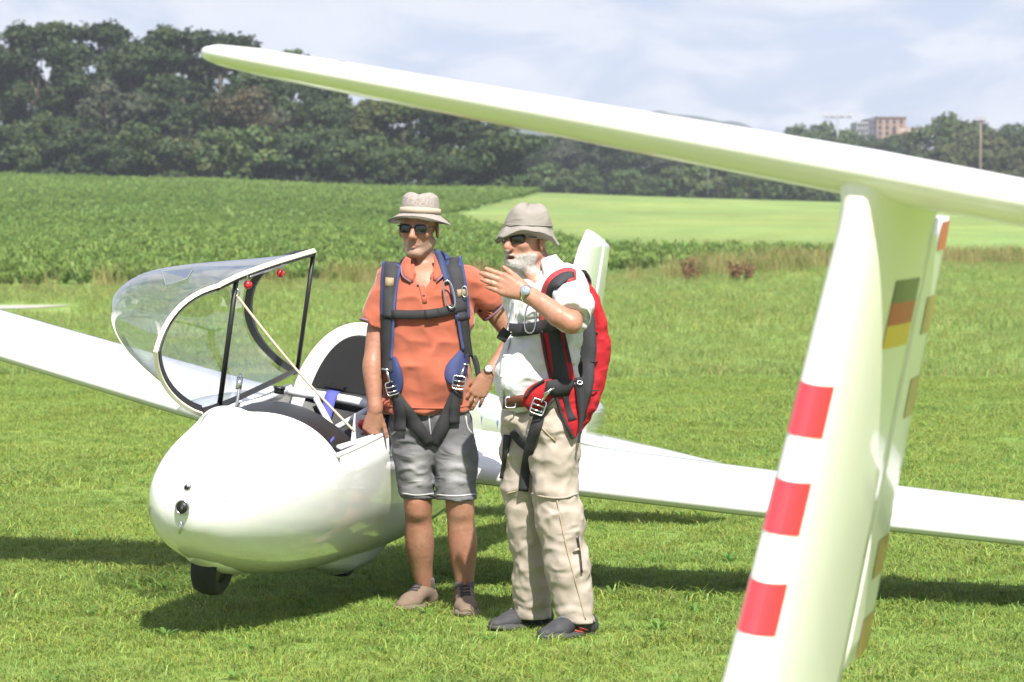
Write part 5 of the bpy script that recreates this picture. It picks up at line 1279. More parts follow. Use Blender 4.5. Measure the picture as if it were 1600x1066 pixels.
S.post.append(lambda d, p: d - .004 * np.sin((p[..., 2] * 38 + fbm(p * 6, 2) * 2.2)) * np.exp(-((p[..., 2] - p1(0, 622)[2]) / .06) ** 2))
polo = cloth('polo_shirt', S, m_polo, M1)
SH = Sdf()
# trims, collar, placket
def cuff(c, ax, r, m, parent, w=.010, name='sleeve_trim'):
    ax = nrm(ax); u = nrm(np.cross(ax, (0.3, 1, 0.2))); v = np.cross(ax, u); n = 30; V = []
    for e in (-w / 2, w / 2):
        for j in range(n): a = 6.283185 * j / n; V.append(A3(c) + ax * e + (u * math.cos(a) + v * math.sin(a)) * r)
    o = mesh_obj(name, V, [(j, (j + 1) % n, n + (j + 1) % n, n + j) for j in range(n)], m, parent, world=True); mod_solid(o, .004, 0); return o
cuff(p1(586.5, 506, .0), p1(588, 504, .0) - p1(607, 445, .01), .0695, m_polotrim, polo); cuff(p1(773.5, 481.5, .05), p1(772, 480, .05) - p1(733, 441, .01), .0725, m_polotrim, polo)
def collar(parent, cb, R, up, a0, a1, m, m_edge, rx=.068, ry=.066, drop=.052, flare=.034, pt=.03, name='collar'):
    """turned-down collar: fold line round the neck, leaf falling outwards; angle 0 = front"""
    F_, Lc, U_ = R; n = 40; rows = []
    for j, a in enumerate(np.linspace(a0, a1, n)):
        e = min(j, n - 1 - j) / (n - 1); pz = pt * max(0, 1 - e * 7); d_ = F_ * math.cos(a) + Lc * math.sin(a)
        base = A3(cb) + F_ * math.cos(a) * ry + Lc * math.sin(a) * rx - U_ * (.028 * (math.cos(a) * .5 + .5))
        rows.append([base - U_ * .022 - d_ * .002, base + U_ * up, base + d_ * .008 + U_ * up * .9, base + d_ * (.008 + flare * .6) - U_ * (drop * .5 + pz * .5), base + d_ * (.008 + flare) - U_ * (drop + pz)])
    V = np.array(rows).reshape(-1, 3); o = mesh_obj(name, V, [(i * 5 + k, i * 5 + k + 1, (i + 1) * 5 + k + 1, (i + 1) * 5 + k) for i in range(n - 1) for k in range(4)], m, parent, world=True); recalc(o); mod_solid(o, .004, 0)
    if m_edge: mesh_obj('collar_edge', *tube([r[4] for r in rows], .0035, 6), m_edge, o, world=True)
    return o
sd1 = [S]
collar(polo, p1(661, 420, .02), (nrm((.02, -1, -.15)), nrm((1, 0.02, 0)), nrm((0, -.15, 1))), .020, math.radians(34), math.radians(326), m_polo, m_polotrim, rx=.064, ry=.086, drop=.045, flare=.040, pt=.024)
for lf in ([(638, 402, 8), (634, 415, 16), (637, 429, 18), (644, 440, 5)], [(681, 396, 8), (686, 411, 15), (685, 426, 18), (680, 438, 6)]):
    lo_ = strap('collar_leaf', lf, [S, B], 13.8, 14.6, m_polo, polo, .010, .004)[0]
for lf in ([(626.5, 416, 2.4), (629, 431, 2.4), (642, 441, 2.4)], [(693.5, 411, 2.4), (693, 428, 2.4), (682, 440, 2.4)]): strap('collar_edge', lf, [S, B], 13.8, 14.6, m_polotrim, polo, .015, .004)
strap('placket', [(659, 446, 8), (661, 456, 8), (664, 474, 7)], sd1, 13.8, 14.6, m_polo, polo, .004, .003)
for x, y in ((653, 446), (662, 462)):
    t = rays([x], [y], sd1, 13.8, 14.6)[0]; mesh_obj('button', *sphere(P(x, y, (t if t == t else 14.16) - .004), (.0055, .003, .0055), 6), mat('button_dark', (.06, .04, .06), rough=.3), polo, world=True)
strap('hem_seam', [(598, 634, 2), (640, 637, 2), (690, 638, 2), (738, 634, 2)], sd1, 13.8, 14.6, m_polo, polo, .003, .002)
# denim shorts
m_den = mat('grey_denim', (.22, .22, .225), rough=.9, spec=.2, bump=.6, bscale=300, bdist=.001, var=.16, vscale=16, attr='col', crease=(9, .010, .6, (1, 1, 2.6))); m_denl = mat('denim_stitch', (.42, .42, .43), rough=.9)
Q = Sdf(); hz1 = p1(0, 778)[2]; cl1 = (np.array([0, 0, hz1]), np.array([0, 0, -1.0]))
Q.cone(p1(647, 652), p1(697, 652), .100, .100, .04, (Y, 1.12)); Q.cone(p1(650, 668, .01), p1(696, 668, .01), .095, .095, .04)
Q.chain([p1(645, 668), p1(648, 715, .005), p1(653, 790, .02)], [.096, .088, .070], .02, None, cl1); Q.chain([p1(702, 668), p1(712, 715, -.015), p1(714, 790, -.03)], [.096, .092, .087], .02, None, cl1)
Q.cone(p1(653, 790, .02), p1(653, 810, .02), .057, .057, .002, None, True); Q.cone(p1(716, 792, -.03), p1(716, 810, -.03), .064, .064, .002, None, True)
Q.post.append(noise_post(.0055, (9, 9, 17), True, None, 2)); Q.post.append(noise_post(.003, (26, 26, 34), False, None, 2))
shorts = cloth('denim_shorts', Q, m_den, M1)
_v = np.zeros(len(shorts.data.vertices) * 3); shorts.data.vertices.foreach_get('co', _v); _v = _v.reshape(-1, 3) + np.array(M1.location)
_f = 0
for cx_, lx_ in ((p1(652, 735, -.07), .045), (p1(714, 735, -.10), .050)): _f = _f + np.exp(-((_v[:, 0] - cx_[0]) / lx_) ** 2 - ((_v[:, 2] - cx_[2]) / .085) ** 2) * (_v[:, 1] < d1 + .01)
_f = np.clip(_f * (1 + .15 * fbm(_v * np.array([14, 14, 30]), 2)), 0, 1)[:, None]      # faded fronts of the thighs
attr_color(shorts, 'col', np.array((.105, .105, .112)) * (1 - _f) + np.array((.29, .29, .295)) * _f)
strap('hem_seam', [(629, 771, 2), (652, 774, 2), (678, 771, 2)], [Q], 13.8, 14.6, m_denl, shorts, .002, .002); strap('hem_seam', [(682, 773, 2), (712, 775, 2), (743, 772, 2)], [Q], 13.8, 14.6, m_denl, shorts, .002, .002)
strap('fly_seam', [(670, 645, 2), (672, 670, 2), (676, 692, 2)], [Q], 13.8, 14.6, m_denl, shorts, .002, .002)
strap('pocket_seam', [(625, 648, 2), (622, 668, 2), (612, 680, 2)], [Q], 13.8, 14.6, m_denl, shorts, .002, .002); strap('pocket_seam', [(728, 650, 2), (731, 668, 2), (741, 680, 2)], [Q], 13.8, 14.6, m_denl, shorts, .002, .002)
# shoes
m_suede = mat('taupe_suede', (.165, .118, .085), rough=.95, bump=.4, bscale=200, bdist=.001, var=.12, vscale=18); m_sole1 = mat('pale_sole', (.15, .12, .095), rough=.8); m_lace1 = mat('navy_lace', (.02, .02, .03), rough=.8)
m_sock1 = mat('grey_sock', (.11, .10, .10), rough=.95, bump=.4, bscale=300); m_tab = mat('orange_tab', (.36, .10, .04), rough=.8)
gp = lambda px, d: np.array([(px - 800) / FPX * d, d - .05, -.004])
shoe(M1, gp(676, 14.47), gp(623, 14.24), p1(663.5, 903, .12), m_suede, m_sole1, m_lace1, m_sock1, .07, 1.0, m_tab); shoe(M1, gp(724, 14.35), gp(730, 14.03), p1(726, 907, .02), m_suede, m_sole1, m_lace1, m_sock1, .07, 1.0, m_tab)
# hat, glasses, watch, ring
m_hat1 = mat('straw_weave', (.31, .275, .25), rough=.95, bump=1.0, bscale=170, bdist=.004, var=.35, vscale=110); m_band1 = mat('straw_band', (.42, .35, .27), rough=.95, bump=.4, bscale=200)
hat(M1, gh(hf1, c1, -.008, 0, .052), nrm(F1 + np.array([0, 0, .10])), U1, [(.136, -.012), (.133, -.010), (.110, -.002), (.088, .006), (.083, .014), (.082, .03), (.080, .060), (.074, .084), (.055, .099), (.025, .103), (.004, .103)], m_hat1, lambda a: -.020 * math.sin(a) ** 2 + .006 * math.cos(a), .016, 1.10, .002, (.010, .034, m_band1), 3)
m_lensd = mat('dark_lens', (.006, .006, .008), rough=.05, spec=.8); 
sunglasses(M1, c1, hf1, m_lensd, m_black, .0, .038, .050)
watch(M1, p1(764, 584, -.06), p1(776, 570, -.03) - p1(764, 585, -.06), (-.35, -.92, .1), .030, m_blacks, mat('dial_white', (.75, .75, .72), rough=.3), .0195)
t1 = p1(752, 624, -.09); mesh_obj('ring', *closed_tube([t1 + RGT * .0105 * math.cos(a) * .9 + FWD * .0105 * math.sin(a) + UPV * .004 * math.cos(a) for a in np.linspace(0, 6.283, 16, endpoint=False)], .0018, 6), m_metal, M1, world=True)
# parachute harness of the first man
H1 = empty('parachute_harness', (M1.location[0], d1 + .1, 1.0)); tag(H1, 'black and blue parachute harness worn over the orange polo shirt', 'parachute')
SB = Sdf(); SB.chain([p1(668, 440, .20), p1(668, 500, .215), p1(668, 570, .21), p1(668, 625, .18)], [.150, .172, .172, .150], .03, (Y, 2.4)); SB.post.append(noise_post(.005, (9, 9, 9), False))
cloth('pack', SB, m_bluep, H1, .010)
sf = [S, Q]; a0_, a1_ = 13.8, 14.75
hw_ = lambda w: RGT * w
pre = lambda x, w: [(P(x, 425, d1 + .16), RGT * w), (P(x, 412, d1 + .12), RGT * w), (P(x, 407, d1 + .07), RGT * w)]
def shoulder(paths, m, offs, w_m, px, nm, th=.008):
    return strap(nm, paths, sf, a0_, a1_, m, H1, offs, th, [(P(px, 428, d1 + .15), RGT * w_m), (P(px, 412, d1 + .11), RGT * w_m)])
shoulder([(613, 411, 31), (610, 432, 28), (607, 465, 24), (606, 495, 22)], m_blue, .010, .040, 616, 'shoulder_pad', .012)
shoulder([(613, 410, 24), (610, 432, 21), (607, 465, 17), (606, 497, 15)], m_pad, .018, .031, 616, 'shoulder_webbing', .008)
strap('pad_label', [(609, 434, 13), (608, 448, 13)], sf, a0_, a1_, m_tan, H1, .0235, .002)
strap('riser', [(606, 490, 21), (605, 530, 18), (604, 565, 17), (605, 582, 17)], sf, a0_, a1_, m_web, H1, .012, .008)
strap('riser_edge', [(615, 492, 4), (613, 530, 4), (611, 562, 4)], sf, a0_, a1_, m_blue, H1, .016, .005)
shoulder([(706, 404, 31), (713, 430, 28), (719, 465, 25), (723, 500, 22)], m_blue, .010, .040, 699, 'shoulder_pad', .012)
shoulder([(706, 403, 24), (713, 430, 21), (719, 465, 18), (723, 500, 16)], m_pad, .018, .031, 699, 'shoulder_webbing', .008)
strap('neck_pad', [(682, 391, 9), (688, 405, 10), (694, 425, 9), (699, 442, 7)], sf + [B], a0_, a1_, mat('navy_pad', (.035, .05, .12), rough=.8), H1, .012, .012)
strap('tan_patch', [(721, 452, 14), (722, 464, 14)], sf, a0_, a1_, m_tan, H1, .0235, .003)
strap('riser', [(722, 480, 19), (725, 510, 16), (729, 540, 15), (732, 558, 15)], sf, a0_, a1_, m_web, H1, .014, .008)
strap('riser_edge', [(715, 492, 4), (719, 520, 4), (724, 548, 4)], sf, a0_, a1_, m_blue, H1, .018, .005)
strap('chest_strap', [(612, 491, 14), (640, 492, 14), (665, 491, 14), (690, 488, 14), (712, 481, 15), (728, 477, 16)], sf, a0_, a1_, m_web, H1, .022, .005)
strap('chest_keeper', [(664, 492, 15), (686, 489, 15)], sf, a0_, a1_, m_web, H1, .026, .005)
strap('hip_pad', [(615, 558, 6), (617, 575, 17), (619, 598, 22), (618, 612, 16), (617, 620, 8)], sf, a0_, a1_, m_bluep, H1, .009, .007)
strap('hip_pad', [(725, 550, 14), (720, 562, 24), (713, 578, 34), (708, 592, 26), (708, 600, 10)], sf, a0_, a1_, m_bluep, H1, .010, .008)
strap('leg_strap', [(617, 618, 16), (632, 640, 20), (652, 667, 21), (672, 694, 17)], sf, a0_, a1_, m_web, H1, .010, .006)
strap('leg_strap', [(714, 612, 17), (704, 638, 20), (690, 668, 21), (676, 695, 17)], sf, a0_, a1_, m_web, H1, .010, .006)
strap('strap_tail', [(622, 622, 17), (625, 650, 18), (625, 674, 18)], sf, a0_, a1_, m_web, H1, .016, .004); strap('strap_tail', [(715, 610, 16), (711, 635, 16), (710, 662, 16)], sf, a0_, a1_, m_web, H1, .020, .004)
tD = lambda x, y, o=.03: float(np.nan_to_num(rays([x], [y], sf, a0_, a1_)[0], nan=14.2)) - o
buckle(613, 607, tD(613, 607, .028), .25, H1); buckle(717, 598, tD(717, 598, .028), -.15, H1)
for (x0, y0, x1_, y1_) in ((604, 578, 610, 598), (726, 570, 720, 588)):
    a = P(x0, y0, tD(x0, y0, .022)); b = P(x1_, y1_, tD(x1_, y1_, .026)); mesh_obj('adapter_link', *tube([a, (a + b) / 2, b], .006, 8), m_metal, H1, world=True); mesh_obj('adapter_bar', *tube([a - RGT * .022 + UPV * .004, a + RGT * .022 + UPV * -.002], .0045, 8), m_metal, H1, world=True)
ring_obj('carabiner', 702, 460, tD(702, 460, .035), .040, .118, .22, .0040, m_metal, H1); ring_obj('pull_ring', 726, 456, tD(726, 456, .032), .022, .045, .1, .0028, m_metal, H1)
strap('side_strap', [(740, 556, 9), (745, 572, 9), (748, 590, 8)], sf + [SB], a0_, 15, m_web, H1, .004, .005, depth=14.22)
# ------------------------------------------------------------------ the man in the white shirt
d2 = 13.47
def p2(x, y, dy=0.0): return P(x, y, d2 + dy)
M2 = empty('person', (p2(850, 990)[0], d2, 0)); tag(M2, 'bearded man in white shirt, beige trousers and grey bucket hat raising his hand', 'person')
Fb = nrm((-.80, -.60, 0)); Lb = nrm((.60, -.80, 0)); Bb = -Fb
def torso2(s, g, hem=None):
    s.chain([p2(853, 462, .01), p2(853, 500), p2(846, 555), p2(841, 600), p2(842, 645)], [.150 + g, .168 + g, .170 + g, .172 + g, .165 + g], k=.04, sq=(Fb, 1.38), clip=hem)
    s.cone(p2(815, 447, .13), p2(884, 447, -.11), .056 + g, .056 + g, .05); s.cone(p2(848, 420, .02), p2(818, 444, .11), .045 + g, .05 + g, .04); s.cone(p2(853, 420, .02), p2(880, 442, -.09), .045 + g, .05 + g, .04)
    s.ell(p2(818, 588, -.06), (.115 + g, .115 + g, .14), None, .05, clip=hem)
UA = [p2(886, 448, -.13), p2(894, 478, -.25), p2(893, 505, -.345)]
FA = [p2(893, 505, -.345), p2(872, 493, -.335), p2(845, 473, -.31), p2(822, 459, -.29)]
c2 = p2(822, 375, 0.0); F2 = nrm((-.66, -.74, .02)); U2 = nrm((.05, .02, 1))
B2 = Sdf(); torso2(B2, -.030)
B2.cone(p2(834, 400, .02), p2(850, 440, .03), .056, .064, .03); B2.cone(p2(822, 420, -.04), p2(840, 452, -.05), .020, .03, .03)
hf2 = head(B2, c2, F2, U2, .009, 1.12, 1.05)
B2.chain(UA, [.048, .045, .043], .006); B2.chain(FA, [.043, .046, .037, .030], .006)
B2.chain([p2(812, 450, .14), p2(818, 530, .20), p2(830, 595, .20)], [.05, .042, .03], .02)
hand(B2, p2(830, 600, .20), (.3, .1, -.95), (0, 1, 0), 1, .4)
hand(B2, p2(821, 458, -.29), (-.93, -.02, .36), (.05, -.99, .10), -1, [.10, .14, .18, .24], .212, (.80, .46, -.42), .0, .006, 1.14)
B2.chain([p2(860, 665, -.05), p2(868, 760, -.06), p2(882, 870, -.055), p2(901, 978, -.05)], [.075, .06, .05, .042], .01); B2.chain([p2(824, 665, .06), p2(818, 757, .09), p2(830, 875, .16), p2(832, 972, .22)], [.07, .055, .05, .042], .01)
fine2 = [(*bx_(p2(820, 372), (.14, .15, .15)), .0032), (*bx_(p2(780, 434, -.29), (.125, .11, .085)), .0034)]
def beard2w(V, n=True):
    q = V - c2; f, l, u = q @ hf2[0], q @ hf2[1], q @ hf2[2]
    edge = -.046 + .62 * np.clip(f - .088, 0, .03) - .20 * np.clip(f - .045, 0, .05) + .004 * vnoise(V * 120)
    w = np.clip((edge - u) / .012, 0, 1) * np.clip((f - .006 + .2 * np.clip(-.05 - u, 0, 1)) / .016, 0, 1) * np.clip((u + .150) / .03, 0, 1)
    w *= 1 - np.exp(-((np.abs(l) / .024) ** 4 + ((u + .073) / .0105) ** 2) * 1.1)
    return w * (np.linalg.norm(q, axis=-1) < .175)
def bd_post(d, p):
    w = beard2w(p); return d - w * (.0065 + .0010 * vnoise(p * 190) + .0012 * vnoise(p * np.array([330, 330, 150])))
B2.post.append(bd_post)
def beard2(V, c):
    w = beard2w(V) * .95; g = .36 + .08 * vnoise(V * np.array([300, 300, 120])) + .07 * vnoise(V * 420); col = np.stack([g, g * .955, g * .90], 1).clip(.3, .8)
    q = V - c2; f, l, u = q @ hf2[0], q @ hf2[1], q @ hf2[2]; m_ = np.exp(-((l / .017) ** 4 + ((u + .0735) / .0062) ** 4)) * (f > .07) * (np.linalg.norm(q, axis=-1) < .16)
    so = np.clip((.22 - V[:, 2]) / .01, 0, 1)[:, None]; c = c * (1 - so) + np.array((.03, .03, .03)) * so
    c = c * (1 - w[:, None]) + col * w[:, None]; return c * (1 - m_[:, None] * .85) + np.array((.16, .05, .045)) * m_[:, None] * .85
regs2 = [(gh(hf2, c2, .112, 0, -.03), (.022, .022, .022), (.52, .20, .15), .6), (gh(hf2, c2, .08, .042, -.02), (.03, .03, .025), (.54, .23, .18), .5), (gh(hf2, c2, .08, -.042, -.02), (.03, .03, .025), (.54, .23, .18), .5), (p2(850, 428), (.10, .10, .07), (.55, .20, .14), .55)]
skin_body('body', B2, M2, fine2, (.385, .185, .125), regs2, .008, beard2)
# shirt
m_shirt = mat('white_shirt', (.56, .56, .56), rough=.85, spec=.25, bump=.3, bscale=80, bdist=.002, var=.03, vscale=14, crease=(8, .014, .75, (1.2, 1.2, 1.2)))
W = Sdf(); hemw = (p2(842, 632), nrm((.02, 0, -1))); torso2(W, 0.0, hemw)
W.cone(UA[0], UA[1], .075, .074, .04); W.cone(UA[1], UA[2] + nrm(UA[2] - UA[1]) * .02, .072, .070, .03, None, False, (UA[2] + nrm(UA[2] - UA[1]) * -.040, nrm(UA[2] - UA[1])))

W.chain([p2(812, 450, .14), p2(818, 530, .20)], [.066, .060], .03)
W.cone(p2(834, 405, -.04), p2(832, 452, -.12), .040, .024, .012, None, True); W.cone(p2(842, 400, .02), p2(850, 430, .02), .070, .068, .01, None, True)
W.post.append(noise_post(0.0085, (8, 8, 11), True, None, 3)); W.post.append(noise_post(.0035, (15, 15, 20), True, None, 2))
shirt = cloth('white_shirt', W, m_shirt, M2, .0065)
collar(shirt, p2(848, 424, .02), (nrm((-.75, -.65, -.15)), nrm((.65, -.75, 0)), nrm((-.08, -.08, 1))), .034, math.radians(40), math.radians(320), m_shirt, None, rx=.072, ry=.076, drop=.04, flare=.05, pt=.035)
b0, b1 = 12.9, 14.0; sw = [W]
strap('shirt_placket', [(806, 470, 8), (797, 510, 8), (787, 560, 8), (783, 600, 7), (784, 622, 6)], sw, b0, b1, m_shirt, shirt, .003, .003)
for x, y in ((788, 556), (783, 588), (784, 612)):
    t = rays([x], [y], sw, b0, b1)[0]
    if t == t: mesh_obj('button', *sphere(P(x, y, t - .005), (.005, .003, .005), 6), m_int, shirt, world=True)
strap('pocket_flap', [(812, 492, 16), (834, 488, 18), (846, 487, 16)], sw, b0, b1, m_shirt, shirt, .004, .003)
for yy, w in ((505, 3), (514, 3)):
    pass
cuff(UA[2] - nrm(UA[2] - UA[1]) * .050, UA[2] - UA[1], .0735, m_shirt, shirt, .030, 'rolled_cuff')
# trousers
m_beige = mat('beige_cotton', (.385, .33, .28), rough=.88, spec=.25, bump=.3, bscale=90, bdist=.002, var=.05, vscale=9, crease=(6.5, .016, .7, (1.3, 1.3, 1.6)))
Tr = Sdf(); cn_ = (p2(900, 972, -.05), np.array([.02, 0, -1.0])); cf2 = (p2(832, 964, .22), np.array([.02, 0, -1.0]))
Tr.cone(p2(826, 640, .07), p2(862, 640, -.05), .108, .108, .05, (Fb, 1.1)); Tr.cone(p2(830, 668, .06), p2(860, 668, -.05), .110, .115, .05)
Tr.chain([p2(862, 668, -.055), p2(866, 704, -.06), p2(869, 766, -.06), p2(876, 815, -.06), p2(886, 880, -.055), p2(903, 985, -.05)], [.108, .096, .090, .088, .081, .071], .025, None, cn_)
Tr.chain([p2(824, 668, .06), p2(818, 704, .07), p2(818, 757, .09), p2(825, 820, .12), p2(831, 880, .16), p2(832, 985, .22)], [.100, .088, .083, .080, .076, .073], .022, None, cf2)
Tr.ell(p2(808, 655, -.04), (.055, .06, .05), None, .03)
Tr.cone(p2(899, 955, -.05), p2(905, 1000, -.05), .052, .052, .002, None, True); Tr.cone(p2(832, 948, .2), p2(832, 1000, .22), .054, .054, .002, None, True)
Tr.post.append(lambda d, p: d - .0075 * (1 - 2 * np.abs(fbm(np.stack([p[..., 0] * 7 + p[..., 2] * 3.5, p[..., 1] * 7, p[..., 2] * 11 - p[..., 0] * 5], -1), 2))) * np.clip((p[..., 2] - .06) / .12, .25, 1))
Tr.post.append(noise_post(.0045, (17, 17, 13), True, None, 2))
Tr.post.append(lambda d, p: d - .002 * np.sin(p[..., 2] * 130 + fbm(p * 12, 2) * 3) * np.exp(-((p[..., 2] - .10) / .05) ** 2))
trou = cloth('trousers', Tr, m_beige, M2, .0065); st = [Tr]
m_seam = mat('beige_seam', (.38, .30, .21), rough=.9)
strap('zip_off_seam', [(830, 772, 3), (850, 777, 3), (880, 778, 3), (903, 771, 3)], st, b0, b1, m_beige, trou, .005, .004)
strap('knee_zip', [(792, 772, 2), (806, 768, 2)], st, b0, b1, m_seam, trou, .003, .003)
strap('pocket_zip', [(902, 838, 3), (906, 865, 3), (909, 895, 3)], st, b0, b1, m_dkm, trou, .004, .003); strap('zip_pull', [(896, 862, 4), (905, 858, 4)], st, b0, b1, m_beige, trou, .008, .003)
strap('pocket_edge', [(832, 648, 2), (846, 668, 2), (868, 690, 2)], st, b0, b1, m_seam, trou, .002, .003)
strap('side_seam', [(870, 780, 2), (884, 850, 2), (905, 930, 2), (915, 968, 2)], st, b0, b1, m_seam, trou, .001, .002)
strap('belt', [(786, 630, 17), (795, 630, 17), (812, 627, 18), (830, 625, 18), (850, 624, 18)], [Tr, W], b0, b1, mat('brown_leather', (.13, .045, .025), rough=.5, bump=.3, bscale=90), M2, .006, .005)
ring_obj('belt_buckle', 798, 629, float(np.nan_to_num(rays([798], [629], [Tr, W], b0, b1)[0], nan=13.35)) - .014, .04, .042, 0, .003, m_metal, M2, 1)
# shoes
m_bsh = mat('black_mesh_shoe', (.035, .035, .040), rough=.7, bump=.6, bscale=240, bdist=.001, var=.3, vscale=30); m_bsole = mat('dark_sole', (.05, .05, .05), rough=.8); m_blace = mat('grey_lace', (.12, .12, .13), rough=.8)
sN = shoe(M2, gp(930, 13.50), gp(843, 13.27), p2(900, 975), m_bsh, m_bsole, m_blace, m_bsole, 0, 1.04); sF = shoe(M2, gp(862, 13.78), gp(765, 13.58), p2(832, 965), m_bsh, m_bsole, m_blace, m_bsole, 0, 1.04)
q_ = [gp(918, 13.40) + [0, -.045, .035], gp(905, 13.365) + [0, -.047, .050], gp(912, 13.385) + [0, -.046, .028], gp(898, 13.35) + [0, -.047, .042]]
mesh_obj('red_logo', *tube(q_, .0035, 6), mat('shoe_red', (.35, .05, .03), rough=.6), sN, world=True)
# hat, glasses, watches
m_hat2 = mat('grey_cotton_hat', (.25, .228, .205), rough=.92, bump=.4, bscale=90, bdist=.002, var=.06, vscale=14, crease=(10, .010, .6))
hat(M2, gh(hf2, c2, -.010, 0, .036), F2, nrm(U2 + .03 * F2), [(.126, -.030), (.125, -.028), (.110, -.006), (.098, .012), (.0945, .020), (.0905, .045), (.081, .075), (.066, .093), (.043, .103), (.02, .107), (.004, .107)], m_hat2, lambda a: .034 * math.cos(a - .75) ** 2 - .022 * math.sin(a - .75) ** 2, 0, 1.10, .014, (.022, .026, m_hat2), 8)
sunglasses(M2, c2, hf2, mat('brown_lens', (.012, .008, .006), rough=.06, spec=.8), m_black, .7, .042, .054, .002)
watch(M2, FA[3] + (FA[3] - FA[2]) * -.02, FA[3] - FA[2], (.10, -.96, .25), .0335, m_metal, mat('dial_blue', (.35, .42, .50), rough=.25, metal=.2), .021)
# red parachute pack and harness
H2 = empty('parachute_pack', (M2.location[0] + .15, d2, 1.0)); tag(H2, 'red parachute pack with black straps on the back of the man in white', 'parachute')
bp = lambda y, b, l=0.0, x=848: p2(x, y) + Bb * b + Lb * l
PD = Sdf(); PD.chain([bp(462, .130), bp(520, .150, 0, 846), bp(600, .145, 0, 842), bp(640, .125, 0, 842)], [.125, .145, .145, .13], .03, (Bb, 3.4)); PD.post.append(noise_post(.003, (20, 20, 12)))
cloth('back_pad', PD, m_pad, H2, .008)
PR = Sdf(); PR.chain([bp(468, .170), bp(505, .195), bp(560, .204, 0, 846), bp(620, .182, 0, 843), bp(668, .15, 0, 842)], [.118, .142, .150, .135, .085], .03, (Bb, 2.45))
PR.post.append(noise_post(.004, (16, 16, 10), True)); PR.post.append(noise_post(.0025, (50, 50, 30)))
cloth('pack', PR, m_redp, H2, .007)
sp = [W, Tr]; spp = [W, Tr, PD, PR]
edgeL = lambda y, b, x: bp(y, b, .148, x)
mesh_obj('pack_piping', *tube(catmull([bp(455, .15, .10), bp(480, .17, .128), bp(520, .182, .142, 846), bp(580, .185, .142, 844), bp(640, .162, .12, 842), bp(674, .14, .07, 842)], 8), .005, 8), m_web, H2, world=True)
for y in (520, 565, 610):
    mesh_obj('pad_seam', *tube(catmull([bp(y, .11, .10, 846), bp(y, .145, .150, 846), bp(y, .172, .147, 846)], 6), .0035, 6), m_web, H2, world=True)
def ribW(name, pts, wv, m, parent=H2, th=.006):
    c = catmull(np.array(pts), 6); wv = np.asarray(wv, float); wv = np.tile(wv, (len(pts), 1)) if wv.ndim == 1 else wv; wv = catmull(wv, 6); n = len(c)
    o = mesh_obj(name, np.concatenate([c - wv, c, c + wv]), [(k * n + i, k * n + i + 1, (k + 1) * n + i + 1, (k + 1) * n + i) for k in range(2) for i in range(n - 1)], m, parent, world=True); mod_solid(o, th, 0); return o
# shoulder strap over his left shoulder: red edged grey pad
strap('shoulder_pad', [(897, 428, 16), (882, 431, 22), (866, 442, 24), (857, 460, 23), (854, 482, 22), (858, 510, 22)], sp, b0, b1, m_redpipe, H2, .012, .012, [(bp(475, .17, .07), Lb * .028), (bp(445, .15, .08), Lb * .028)])
strap('shoulder_webbing', [(896, 429, 10), (881, 433, 13), (867, 444, 14), (860, 461, 13), (858, 484, 13), (861, 512, 14)], sp, b0, b1, m_pad, H2, .021, .008, [(bp(475, .175, .07), Lb * .017), (bp(444, .155, .08), Lb * .017)])
hp_ = [bp(452, .165, .05), bp(436, .18, .05), bp(424, .16, .06), bp(424, .10, .07), bp(430, .05, .09)]
ribW('haul_strap', hp_, Lb * .016, m_web); mesh_obj('haul_loop', *tube(catmull([bp(430, .12, .07), bp(426, .16, .07), bp(440, .195, .06), bp(458, .195, .05)], 6), .007, 8), m_web, H2, world=True)
strap('chest_strap', [(792, 514, 20), (806, 516, 20), (830, 514, 19), (850, 510, 20), (866, 506, 22)], sp, b0, b1, m_web, H2, .014, .006)
strap('strap_tail', [(793, 516, 16), (787, 524, 17), (782, 532, 15)], sp, b0, b1, m_web, H2, .02, .004, depth=13.32)
strap('riser_pad', [(862, 515, 38), (868, 545, 40), (874, 575, 40), (880, 600, 38)], sp, b0, b1, m_redp, H2, .010, .012)
strap('riser_pad_edge', [(846, 517, 4), (851, 546, 4), (857, 577, 4), (863, 602, 4)], sp, b0, b1, m_web, H2, .016, .006); strap('riser_pad_edge', [(880, 513, 4), (886, 545, 4), (892, 575, 4), (896, 598, 4)], sp, b0, b1, m_web, H2, .016, .006)
strap('riser', [(864, 512, 19), (870, 545, 20), (875, 575, 22), (879, 612, 26)], sp, b0, b1, m_web, H2, .021, .006)
strap('hip_pad', [(822, 636, 20), (836, 622, 38), (850, 614, 38), (868, 606, 30)], sp, b0, b1, m_redp, H2, .014, .014)
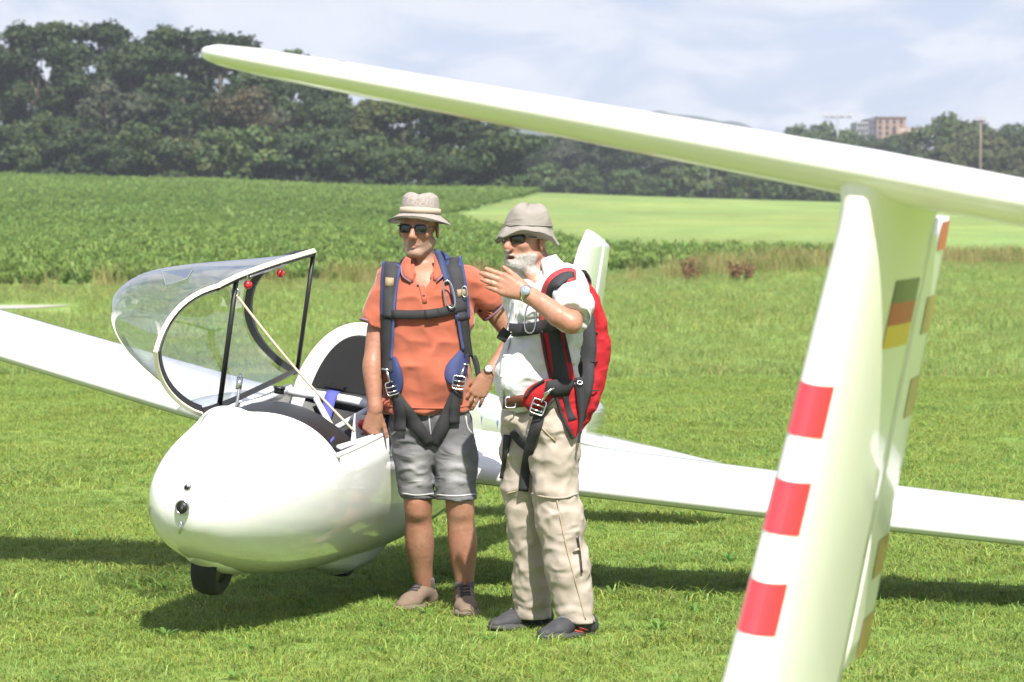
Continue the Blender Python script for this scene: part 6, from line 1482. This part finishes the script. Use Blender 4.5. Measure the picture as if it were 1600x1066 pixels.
strap('hip_pad_edge', [(820, 622, 4), (832, 606, 4), (850, 594, 4)], sp, b0, b1, m_web, H2, .022, .008); strap('hip_pad_edge', [(828, 648, 4), (846, 646, 4), (866, 622, 4)], sp, b0, b1, m_web, H2, .022, .008)
strap('junction_cover', [(852, 604, 16), (866, 606, 26), (884, 606, 24), (898, 602, 18)], sp, b0, b1, m_web, H2, .028, .008)
strap('thigh_pad', [(884, 606, 34), (890, 632, 38), (896, 655, 28), (897, 676, 10), (897, 684, 3)], sp, b0, b1, m_redp, H2, .016, .012)
strap('thigh_webbing', [(886, 610, 18), (892, 632, 20), (898, 656, 20)], sp, b0, b1, m_web, H2, .024, .005)
strap('thigh_pad_edge', [(868, 616, 4), (877, 645, 4), (890, 674, 4), (896, 686, 4)], sp, b0, b1, m_web, H2, .022, .006)
strap('side_strap', [(905, 590, 15), (908, 620, 14), (909, 650, 8), (906, 675, 4), (904, 692, 4)], sp, b0, b1, m_web, H2, .014, .005, depth=13.30)
strap('leg_strap', [(845, 640, 16), (838, 665, 17), (830, 690, 15), (824, 715, 14), (820, 742, 15), (818, 768, 15)], sp, b0, b1, m_web, H2, .014, .006)
strap('leg_strap', [(800, 674, 10), (812, 688, 14), (826, 700, 14)], sp, b0, b1, m_web, H2, .010, .006)
strap('strap_tail', [(793, 680, 12), (790, 702, 9), (786, 728, 4), (783, 748, 5)], sp, b0, b1, m_web, H2, .008, .005)
t2D = lambda x, y, o=.03: float(np.nan_to_num(rays([x], [y], sp, b0, b1)[0], nan=13.35)) - o
buckle(841, 636, t2D(841, 636, .036), -.35, H2, 1.05)
a = P(858, 611, t2D(858, 611, .045)); b = P(846, 628, t2D(846, 628, .038)); mesh_obj('adapter_link', *tube([a, (a + b) / 2, b], .0065, 8), m_metal, H2, world=True); mesh_obj('adapter_bar', *tube([a - RGT * .02 - UPV * .012, a + RGT * .02 + UPV * .012], .005, 8), m_metal, H2, world=True)
ring_obj('carabiner', 829, 498, t2D(829, 498, .035), .045, .115, -.08, .0035, m_metal, H2); ring_obj('strap_ring', 906, 598, 13.28, .02, .014, 0, .0025, m_metal, H2)
